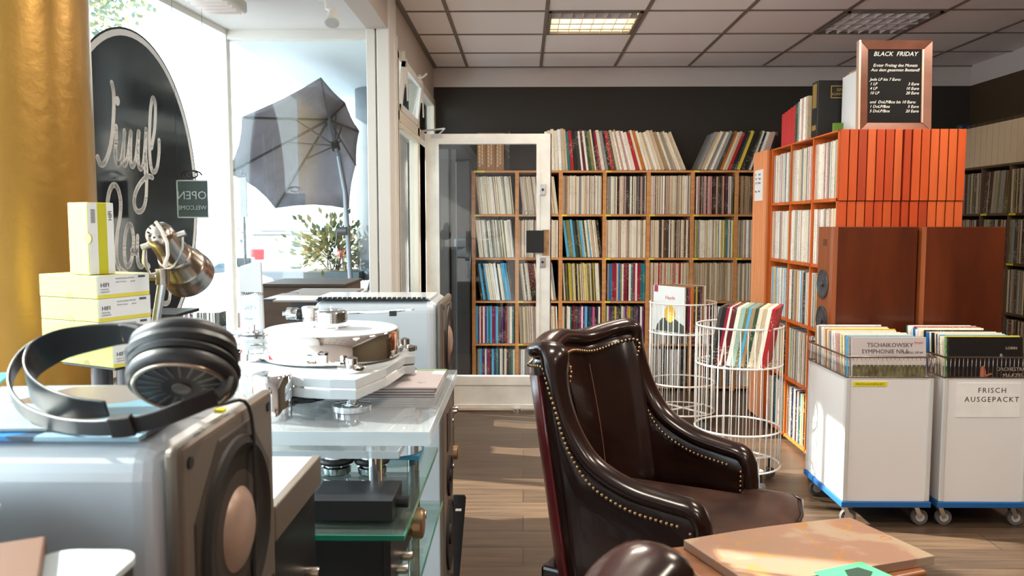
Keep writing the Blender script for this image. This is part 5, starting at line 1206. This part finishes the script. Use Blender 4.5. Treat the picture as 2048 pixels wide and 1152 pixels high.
for a_,b_ in(((.075,.290),(.222,.294)),((.075,.222),(.222,.226)),((.075,.222),(.079,.294)),((.218,.222),(.222,.294))): f.box((OX0+.01+a_[0],4.8385,TZ2+a_[1]),(OX0+.01+b_[0],4.8400,TZ2+b_[1]))
f.box((OX0+.0085,4.86,TZ2+.17),(OX0+.010,4.92,TZ2+.31)).box((OX0+.0085,4.86,TZ2+.04),(OX0+.010,4.92,TZ2+.07)); f.build('gold_frame',gl,bb)
o_=MB().box((0,0,0),(.055,.02,.062)).build('green_booklet',mat('apple_green',(.12,.25,.03),.5)); o_.location=(OX0+.055,4.70,TZ2); tag(o_,'small green booklet standing before the large black book','booklet')
for i,(c,x_) in enumerate((('white',1.855),('white',1.874))):
    ob=MB().box((0,0,0),(.017,.22,.335+.012*i)).build('white_box_set',mat('white_sleeve',(.74,.74,.72),.4),bevel=.002); ob.location=(x_,4.60,TZ2); tag(ob,['left white upright record box between the black book and price board','right white upright record box beside the tan lettered box'][i],'record box')
tn=thing('tan_record_box','tan record box with large red letters, partly behind the price board','record box',(OX0+.35,4.6,TZ2))
MB().box((1.893,4.60,TZ2),(2.0,4.83,TZ2+.365)).build('box',mat('tan_cloth',(.50,.30,.20),.6),tn,bevel=.002); text([('E',.012,.235,.06),('M',.010,.155,.06),('T',.010,.075,.06)],mat('letter_brown',(.16,.04,.02),.5),frameM((1.893,4.598,TZ2),(1,0,0),(0,0,1)),tn)
# price board
pb=thing('price_board','framed black price board with white handwriting on top of the orange shelf','price board',(2.05,4.52,TZ2)); 
M=frameM(at(1716,263,1,4.50),(1,0,-.005),(.055,.06,1)); pw,ph=.392,.492
frm=mat('frame_wood',(.16,.055,.030),.3,.2,noise=((8,8,8),.25))
f=MB(); fw=.048
def mitre(a,b,c,d):
    vs=[(a,0),(b,0),(c,0),(d,0)]
    lo=[M@Vector((*p,-.02)) for p in(a,b,c,d)]; hi=[M@Vector((*p,.006)) for p in(a,b,c,d)]
    lv=[f.bm.verts.new(v) for v in lo]; 
    hz=[.012,.012,.004,.004]; hv=[f.bm.verts.new(M@Vector((*p,z))) for p,z in zip((a,b,c,d),hz)]
    f._f(lv[::-1]); f._f(hv)
    for i in range(4): f._f([lv[i],lv[(i+1)%4],hv[(i+1)%4],hv[i]])
mitre((0,0),(pw,0),(pw-fw,fw),(fw,fw)); mitre((pw,0),(pw,ph),(pw-fw,ph-fw),(pw-fw,fw)); mitre((pw,ph),(0,ph),(fw,ph-fw),(pw-fw,ph-fw)); mitre((0,ph),(0,0),(fw,fw),(fw,ph-fw))
f.build('frame',frm,pb,bevel=.002)
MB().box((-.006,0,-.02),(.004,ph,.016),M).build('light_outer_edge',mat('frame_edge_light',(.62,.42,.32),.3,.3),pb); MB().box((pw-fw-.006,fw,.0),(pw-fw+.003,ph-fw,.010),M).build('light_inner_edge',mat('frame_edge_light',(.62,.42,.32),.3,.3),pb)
MB().box((fw,fw,-.012),(pw-fw,ph-fw,-.001),M).build('blackboard',mat('board_black',(.006,.0055,.0055),.6,spec=.15),pb)
L=[('BLACK  FRIDAY',pw/2,.410,.034,'CENTER'),('Erster Freitag des Monats',pw/2,.352,.023,'CENTER'),('Aus dem gesamten Bestand!',pw/2,.327,.023,'CENTER')]
for i,(a_,b_) in enumerate((('Jede LP bis 7 Euro:',''),('1 LP','3 Euro'),('4 LP','10 Euro'),('10 LP','20 Euro'),('',''),('und  DoLP/Box bis 10 Euro:',''),('1 DoLP/Box','5 Euro'),('5 DoLP/Box','20 Euro'))):
    zz=.276-.0245*i
    if a_: L.append((a_,fw+.012,zz,.022))
    if b_: L.append((b_,pw-fw-.018,zz,.022,'RIGHT'))
text(L,cream,M@Matrix.Translation((0,0,.0004)),pb,shear=.28)
# ------------------------------------------------ OUTSIDE
GZ=-.12
pav=mat('pavement',(.50,.52,.53),.8,noise=((2,2,2),.08))
struct(MB().box((-60,-30,GZ-.1),(-2.45,60,GZ)).box((-2.45,4.9,GZ-.1),(-.95,60,GZ)).build('trim_13',pav))
struct(MB().box((-2.09,4.87,2.72),(-.85,10.5,3.0)).build('trim_14',extceil))
f=MB(); f.cyl((-1.36,8.1,GZ),(-1.36,8.1,2.72),.30,n=48); struct(f.build('trim_16',greyext))
struct(MB().box((-1.6,8.6,GZ),(-.7,8.75,2.72)).build('wall_outside',greyext)); struct(MB().box((-.95,7.13,GZ),(-.85,8.6,2.72)).build('wall_side',greyext))
ml=thing('mailbox','dark grey letterbox with slanted roof on the outside wall beyond the side window','mailbox',(-1.27,8.5,1.15))
MB().box((-1.36,8.45,1.15),(-1.19,8.598,1.60)).build('body',mat('mailbox_grey',(.05,.055,.06),.4),ml,bevel=.004); f=MB(); f.prism([(0,0),(.13,0),(.11,.06),(.03,.07)],.21,Matrix(((0,0,1,-1.38),(-1,0,0,8.598),(0,1,0,1.59),(0,0,0,1)))); f.build('roof',mat('mailbox_grey',(.05,.055,.06),.4),ml)
MB().box((-1.34,8.447,1.42),(-1.28,8.45,1.49)).build('name_label',paper,ml)
# parasol
um=thing('parasol','tilted grey parasol with dark ribs outside the shop window','parasol',(-1.5,7.2,GZ))
n_=Vector((.2972,-.4821,-.8242)).normalized(); uc=Vector((-1.719,7.212,2.334)); u_=n_.cross(Vector((0,0,1))).normalized(); v_=n_.cross(u_)
tips=[uc+n_*.354+.925*(math.cos(5.104+k*PI/4)*u_+math.sin(5.104+k*PI/4)*v_) for k in range(8)]
tips[5]=at(712,330,1,7.45); tips[6]=at(718,262,1,7.5); tips[7]=at(690,205,1,7.35)
fab=mat('parasol_fabric',(.20,.19,.22),.9,noise=((12,12,12),.08)); f=MB(); K=6; grid=[]
for k in range(8):
    for m_ in range(4):
        a_,b_=tips[k],tips[(k+1)%8]; e_=a_.lerp(b_,m_/4); sag=math.sin(PI*m_/4)
        grid.append([f.bm.verts.new((uc-n_*.02).lerp(e_,j/K)-n_*(.05*math.sin(PI*j/K))+(uc-e_)*(.045*sag*j/K)) for j in range(1,K+1)])
cv_=f.bm.verts.new(uc-n_*.02)
for i in range(32):
    a_,b_=grid[i],grid[(i+1)%32]; f._f([cv_,a_[0],b_[0]],True)
    for j in range(K-1): f._f([a_[j],a_[j+1],b_[j+1],b_[j]],True)
cn_=f.build('canopy',fab,um,auto=False); sm_=cn_.modifiers.new('thick','SOLIDIFY'); sm_.thickness=.004
hub=uc+n_*.30; 
for k in range(8):
    rb_=MB().bar(uc+n_*.01,tips[k]+n_*.012-(tips[k]-uc)*.02,.012,.018,up=n_).build('rib',mat('rib_dark',(.05,.05,.055),.4),um); MB().bar(hub,uc.lerp(tips[k],.45)+n_*.0,.010,.012,up=n_).build('strut',mat('rib_dark',(.05,.05,.055),.4),rb_)
MB().cyl(hub-n_*.03,hub+n_*.04,.035,n=16).build('runner_hub',blackp,um); MB().cyl(uc-n_*.06,uc+n_*.42,.018,n=16).build('upper_pole',mat('pole_grey',(.16,.18,.20),.4,.4),um)
pp=uc+n_*.40; q0=at(690,385,1,7.0); q1=at(703,590,1,7.0); q2=q0+(q1-q0)*((q0.z-GZ)/(q0.z-q1.z))
MB().tube([pp,q0,q2],.021,12).build('pole',mat('pole_grey',(.16,.18,.20),.4,.4),um); ck=at(687,462,1,6.97); MB().cyl((ck.x-.05,ck.y,ck.z),(ck.x+.03,ck.y,ck.z),.035,n=16).build('crank_box',mat('rib_dark',(.05,.05,.055),.4),um); MB().tube([(ck.x-.05,ck.y,ck.z),(ck.x-.07,ck.y,ck.z-.12),(ck.x-.10,ck.y,ck.z-.13)],.007).build('crank_handle',mat('rib_dark',(.05,.05,.055),.4),um)
MB().box((q2.x-.25,q2.y-.25,GZ),(q2.x+.25,q2.y+.25,GZ+.06)).build('base',greyext,um)
# planter and shrub
a_=at(606,544,1,7.7); b_=at(712,544,1,7.7)
pt=thing('planter','grey blue box planter with spray tag outside, below the parasol','planter',(a_.x+.3,8,GZ))
MB().box((a_.x,7.7,GZ),(b_.x+.03,8.25,a_.z)).build('box',mat('planter_grey',(.055,.075,.085),.6),pt,bevel=.005); MB().box((a_.x+.03,7.73,a_.z-.03),(b_.x,8.22,a_.z+.003)).build('soil',mat('soil',(.05,.035,.02),.9),pt)
gp=mat('tag_paint',(.35,.70,.75),.5); f=MB()
ML=frameM((0,7.696,0),(1,0,0),(0,0,1)); T=lambda L:[(at(x,y,1,7.696).x,at(x,y,1,7.696).z) for x,y in L]
for L in([(636,580),(639,566),(645,582)],[(648,568),(654,582),(652,566),(668,560),(678,568),(672,580),(660,586)],[(662,584),(672,568)]): f.ribbon(smooth(T(L)),.02,ML)
f.build('spray_tag',gp,pt)
sh_=thing('shrub','leafy yellow green shrub growing in the grey planter','shrub',((a_.x+b_.x)/2,7.97,a_.z)); random.seed(12)
lm_=[mat('leaf_olive',(.10,.115,.04),.6),mat('leaf_yellow',(.26,.22,.10),.6),mat('leaf_green',(.06,.10,.06),.6)]
f=MB(); c0=Vector(((a_.x+b_.x)/2,7.97,a_.z+.22))
for k in range(520):
    p=Vector((random.gauss(0,.17),random.gauss(0,.14),random.gauss(0,.11)))
    if p.x>.3 or p.z<-.2: continue
    dr_=(p+Vector((0,0,.08))).normalized(); dr_=(dr_+Vector([random.uniform(-.6,.6) for _ in range(3)])).normalized(); sd_=dr_.orthogonal().normalized(); q=c0+p; l_=random.uniform(.06,.10); w_=l_*.26
    f.mi=random.choice((0,1,1,2)); up_=dr_.cross(sd_)
    f._f([f.bm.verts.new(q),f.bm.verts.new(q+dr_*l_*.5+sd_*w_),f.bm.verts.new(q+dr_*l_+up_*.008),f.bm.verts.new(q+dr_*l_*.5-sd_*w_)])
f.build('foliage',lm_,sh_); f=MB()
for k in range(12): e_=c0+Vector((random.gauss(0,.14),random.gauss(0,.1),random.uniform(-.05,.1))); f.tube([(c0.x+random.uniform(-.08,.08),7.97,a_.z),e_],.006,5)
f.build('stem',mat('stem_brown',(.12,.08,.05),.8),sh_)
# menu clipboard stand
ms=thing('menu_stand','dark thin menu stand with ornate clip outside the window','menu stand',tuple(at(485,520,1,6.2))[:2]+(GZ,)); a_=at(479,355,1,6.2); b_=at(494,434,1,6.2); c_=at(487,432,1,6.2)
f=MB(); f.box((a_.x,6.2,b_.z),(b_.x,6.215,a_.z)); f.build('clipboard',mat('clip_grey',(.16,.15,.16),.5),ms); f=MB(); f.cyl((c_.x,6.215,GZ),(c_.x,6.215,b_.z+.02),.010,n=10); f.cyl((c_.x,6.21,GZ),(c_.x,6.21,GZ+.02),.14,n=24); f.build('pole',blackp,ms)
f=MB(); 
for sx in(-1,1): f.torus((c_.x+sx*.012,6.2,a_.z+.02),(0,1,0),.012,.004,16,6)
f.torus((c_.x,6.2,a_.z+.045),(0,1,0),.010,.004,16,6); f.build('ornate_clip',blackp,ms)
# record crates outside
ct_=thing('crate_table','pale blue grey crates outside the shop window left of the corner','crate',(-2.4,5.2,GZ))
f=MB()
for k in range(3):
    x_=-2.62+k*.37
    y_=5.05
    f.box((x_,y_,.52),(x_+.34,y_+.4,.535)).box((x_,y_,.52),(x_+.34,y_+.012,.76)).box((x_,y_+.388,.52),(x_+.34,y_+.4,.76)).box((x_,y_,.52),(x_+.012,y_+.4,.76)).box((x_+.328,y_,.52),(x_+.34,y_+.4,.76))
f.build('crate',mat('crate_blue',(.30,.42,.46),.6),ct_); f=MB(); f.box((-2.66,5.02,.48),(-1.52,5.5,.52))
for x_ in(-2.6,-1.6):
    for y_ in(5.06,5.44): f.box((x_-.02,y_-.02,GZ),(x_+.02,y_+.02,.48))
f.build('trestle',mat('trestle',(.2,.2,.2),.6),ct_)
random.seed(14); bm=bmesh.new(); cl2=['charcoal','grey','dim brown','ivory','pink','black','grey','charcoal']
for k in range(3):
    x_=-2.62+k*.37+.016
    while x_<-2.62+k*.37+.318:
        t_=random.uniform(.005,.010); rec_mesh(bm,(Vector((x_,5.08,.537)),Vector((1,0,0)),Vector((0,1,0)),Z,t_,.315,.3),None,random.randrange(len(cl2))); x_+=t_+.001
me=bpy.data.meshes.new('crated_records'); bm.to_mesh(me); bm.free()
for c in cl2: me.materials.append(sleeve(c))
o_=bpy.data.objects.new('crated_records',me); COL.objects.link(o_); tag(o_,'dark record spines packed in the crates outside the window','records',kind='stuff')
pk_=thing('sleeve_crate','open crate of leaning paper sleeves on a stand outside the side window','crate',(-1.2,5.6,GZ)); f=MB(); f.box((-1.55,5.4,.70),(-.86,5.8,.94)).box((-1.5,5.45,GZ),(-.9,5.75,.70)); f.build('box',blackp,pk_)
f=MB(); random.seed(15)
for k in range(26): xx=-1.50+k*.024; f.box((0,0,0),(.004,.3,.16),Matrix.Translation((xx,5.45,.86))@Matrix.Rotation(random.uniform(.1,.7),4,'Y'))
f.build('paper_sleeves',paper,pk_)
# cars: body profile (x along length, z), cabin, wheels
def car(loc,rz,col,label,sc=1.0,suv=False):
    t=thing('parked_car',label,'car',loc,rz,'parked cars on the street'); L=4.3*sc; Wd=1.8*sc; body=mat('car_'+label.split()[0],col,.15,coat=1); h=.25 if suv else 0
    prof=[(-.5,.30),(-.5,.62),(-.47,.78),(-.33,.88+h*.5),(-.22,.94+h*.5),(-.10,1.36+h),(.06,1.46+h),(.28,1.42+h),(.42,1.02+h*.7),(.49,.92+h*.5),(.50,.55),(.50,.30)]
    low=[(x*L,z*sc) for x,z in [(-.5,.30),(-.5,.62),(-.47,.78),(-.33,.88+h*.5),(-.22,.94+h*.5),(.42,1.0+h*.6),(.49,.92+h*.5),(.50,.55),(.50,.30)]]
    MX=lambda w:Matrix(((1,0,0,0),(0,0,-1,w/2),(0,1,0,0),(0,0,0,1)))
    MB().prism(low,Wd,MX(Wd)).build('body',body,t,False,bevel=.07,seg=3)
    cab=[(-.23,.93+h*.5),(-.10,1.38+h),(.06,1.46+h),(.28,1.42+h),(.43,1.0+h*.6)]
    f=MB(); a_=[f.bm.verts.new((x*L,s*(Wd/2*.93 if i in(0,4) else Wd/2*.76),z*sc)) for s in(-1,1) for i,(x,z) in enumerate(cab)]
    f._f(a_[:5]); f._f(a_[5:][::-1])
    for i in range(4): f._f([a_[i],a_[i+1],a_[i+6],a_[i+5]])
    f.build('cabin',body,t,False,bevel=.05,seg=2)
    gw=mat('car_glass',(.10,.14,.17),.08,spec=.8); f=MB()
    def sidew(x,z,s): k=(z-(.93+h*.5))/(.5+h); return (x*L,s*(Wd/2*.93*(1-k)+Wd/2*.76*k+.006),z*sc)
    for s in(-1,1):
        for q in(((-.17,1.0+h*.6),(-.085,1.32+h),(.07,1.39+h),(.07,1.02+h*.6)),((.09,1.02+h*.6),(.09,1.39+h),(.26,1.35+h),(.36,1.06+h*.6))): f._f([f.bm.verts.new(sidew(x,z,s)) for x,z in q])
    for (x0_,z0_),(x1_,z1_) in(((-.222,.98+h*.6),(-.115,1.33+h)),((.415,1.06+h*.6),(.30,1.37+h))):
        e_=.012 if x0_>0 else -.012; f._f([f.bm.verts.new(p) for p in((x0_*L+e_,-Wd*.40,z0_*sc),(x0_*L+e_,Wd*.40,z0_*sc),(x1_*L+e_,Wd*.345,z1_*sc),(x1_*L+e_,-Wd*.345,z1_*sc))])
    f.build('windows',gw,t,False)
    for x in(-.31,.31):
        for s in(-1,1):
            w_=MB().lathe([(.20*sc,-.11),(.31*sc,-.10),(.33*sc,-.06),(.33*sc,.06),(.31*sc,.10),(.20*sc,.11)],(x*L,s*(Wd/2-.09),.33*sc),(0,1,0),28).build('wheel',mat('tyre',(.03,.03,.03),.8),t,False); MB().cyl((x*L,s*(Wd/2-.09)-.115,.33*sc),(x*L,s*(Wd/2-.09)+.115,.33*sc),.19*sc,n=20).build('rim',brushed,w_,False)
    for s in(-1,1):
        MB().box((-.5*L-.01,s*Wd*.33-.16,.62*sc),(-.47*L,s*Wd*.33+.16,.74*sc)).build('headlamp',mat('headlamp',(.6,.62,.65),.1),t,False,bevel=.02); MB().box((.48*L,s*Wd*.38-.12,.75*sc),(.5*L+.01,s*Wd*.38+.12,.92*sc)).build('tail_lamp',mat('tail_lamp',(.45,.03,.03),.3),t,False,bevel=.02)
        MB().box((-.16*L,s*(Wd/2+.09)-.09,1.0*sc+h*.4),(-.12*L,s*(Wd/2+.09)+.09,1.12*sc+h*.4)).build('wing_mirror',blackp,t,False,bevel=.02)
    MB().box((.495*L,-.8*sc,.42*sc),(.51*L,.8*sc,.56*sc)).build('bumper',mat('bumper_grey',(.12,.12,.13),.6),t,False,bevel=.02)
    return t
g_=at(556,490,2,GZ); car((g_.x-.2,g_.y+2,GZ),math.radians(-75),(.30,.31,.33),'white hatchback parked far down the street, seen from behind')
car((g_.x-4.0,g_.y+6.5,GZ),math.radians(-70),(.28,.29,.31),'pale car parked farther away, left of the white hatchback')
car((-5.35,9.6,GZ),math.radians(78),(.50,.54,.58),'silver car parked close outside the shop window, nose towards the camera') if 0 else car((-4.4,9.3,GZ),math.radians(-90),(.16,.18,.20),'silver car parked close outside the shop window')
car((-4.5,17.5,GZ),math.radians(-82),(.30,.31,.32),'tall white van partly hidden by the parasol pole',1.15,True)
car((-6.2,4.2,GZ),math.radians(100),(.45,.03,.05),'red car parked opposite the shop, behind the oval sign')
# pale buildings across the street
pb_=mat('pale_facade',(.80,.80,.78),.8); pw_=mat('facade_window',(.45,.52,.56),.3)
for x_,y_,w_,h_,lb_ in((-19,14,9,11,'pale apartment house across the street, nearer one'),(-22,34,12,12,'pale apartment house far down the street'),):
    t=thing('apartment_house',lb_,'building',(x_,y_,GZ)); MB().box((x_-4,y_-w_/2,GZ),(x_,y_+w_/2,h_)).build('facade',pb_,t); f=MB()
    for zi in range(3):
        for yi in range(4): f.box((x_,y_-w_/2+.8+yi*w_/4,1.2+zi*3),(x_+.03,y_-w_/2+1.9+yi*w_/4,2.9+zi*3))
    f.build('window_row',pw_,t)
# tree beyond the canopy at upper left
tr=thing('street_tree','leafy street tree showing above the oval sign','tree',(-7.6,13.5,GZ)); MB().cyl((-7.6,13.5,GZ),(-7.7,13.5,4.5),.18,.12).build('trunk',mat('bark',(.12,.09,.06),.9),tr); f=MB(); random.seed(17); tc_=at(205,12,1,13.5)
for k in range(1600):
    p=Vector((random.gauss(0,.45),random.gauss(0,.6),random.gauss(0,.5))); q=Vector((tc_.x-.45,13.5,tc_.z+.45))+p; dr_=Vector([random.uniform(-1,1) for _ in range(3)]).normalized(); sd_=dr_.orthogonal().normalized(); l_=.13; f.mi=random.randrange(3)
    f._f([f.bm.verts.new(q),f.bm.verts.new(q+dr_*l_*.5+sd_*.04),f.bm.verts.new(q+dr_*l_),f.bm.verts.new(q+dr_*l_*.5-sd_*.04)])
f.build('foliage',lm_,tr)
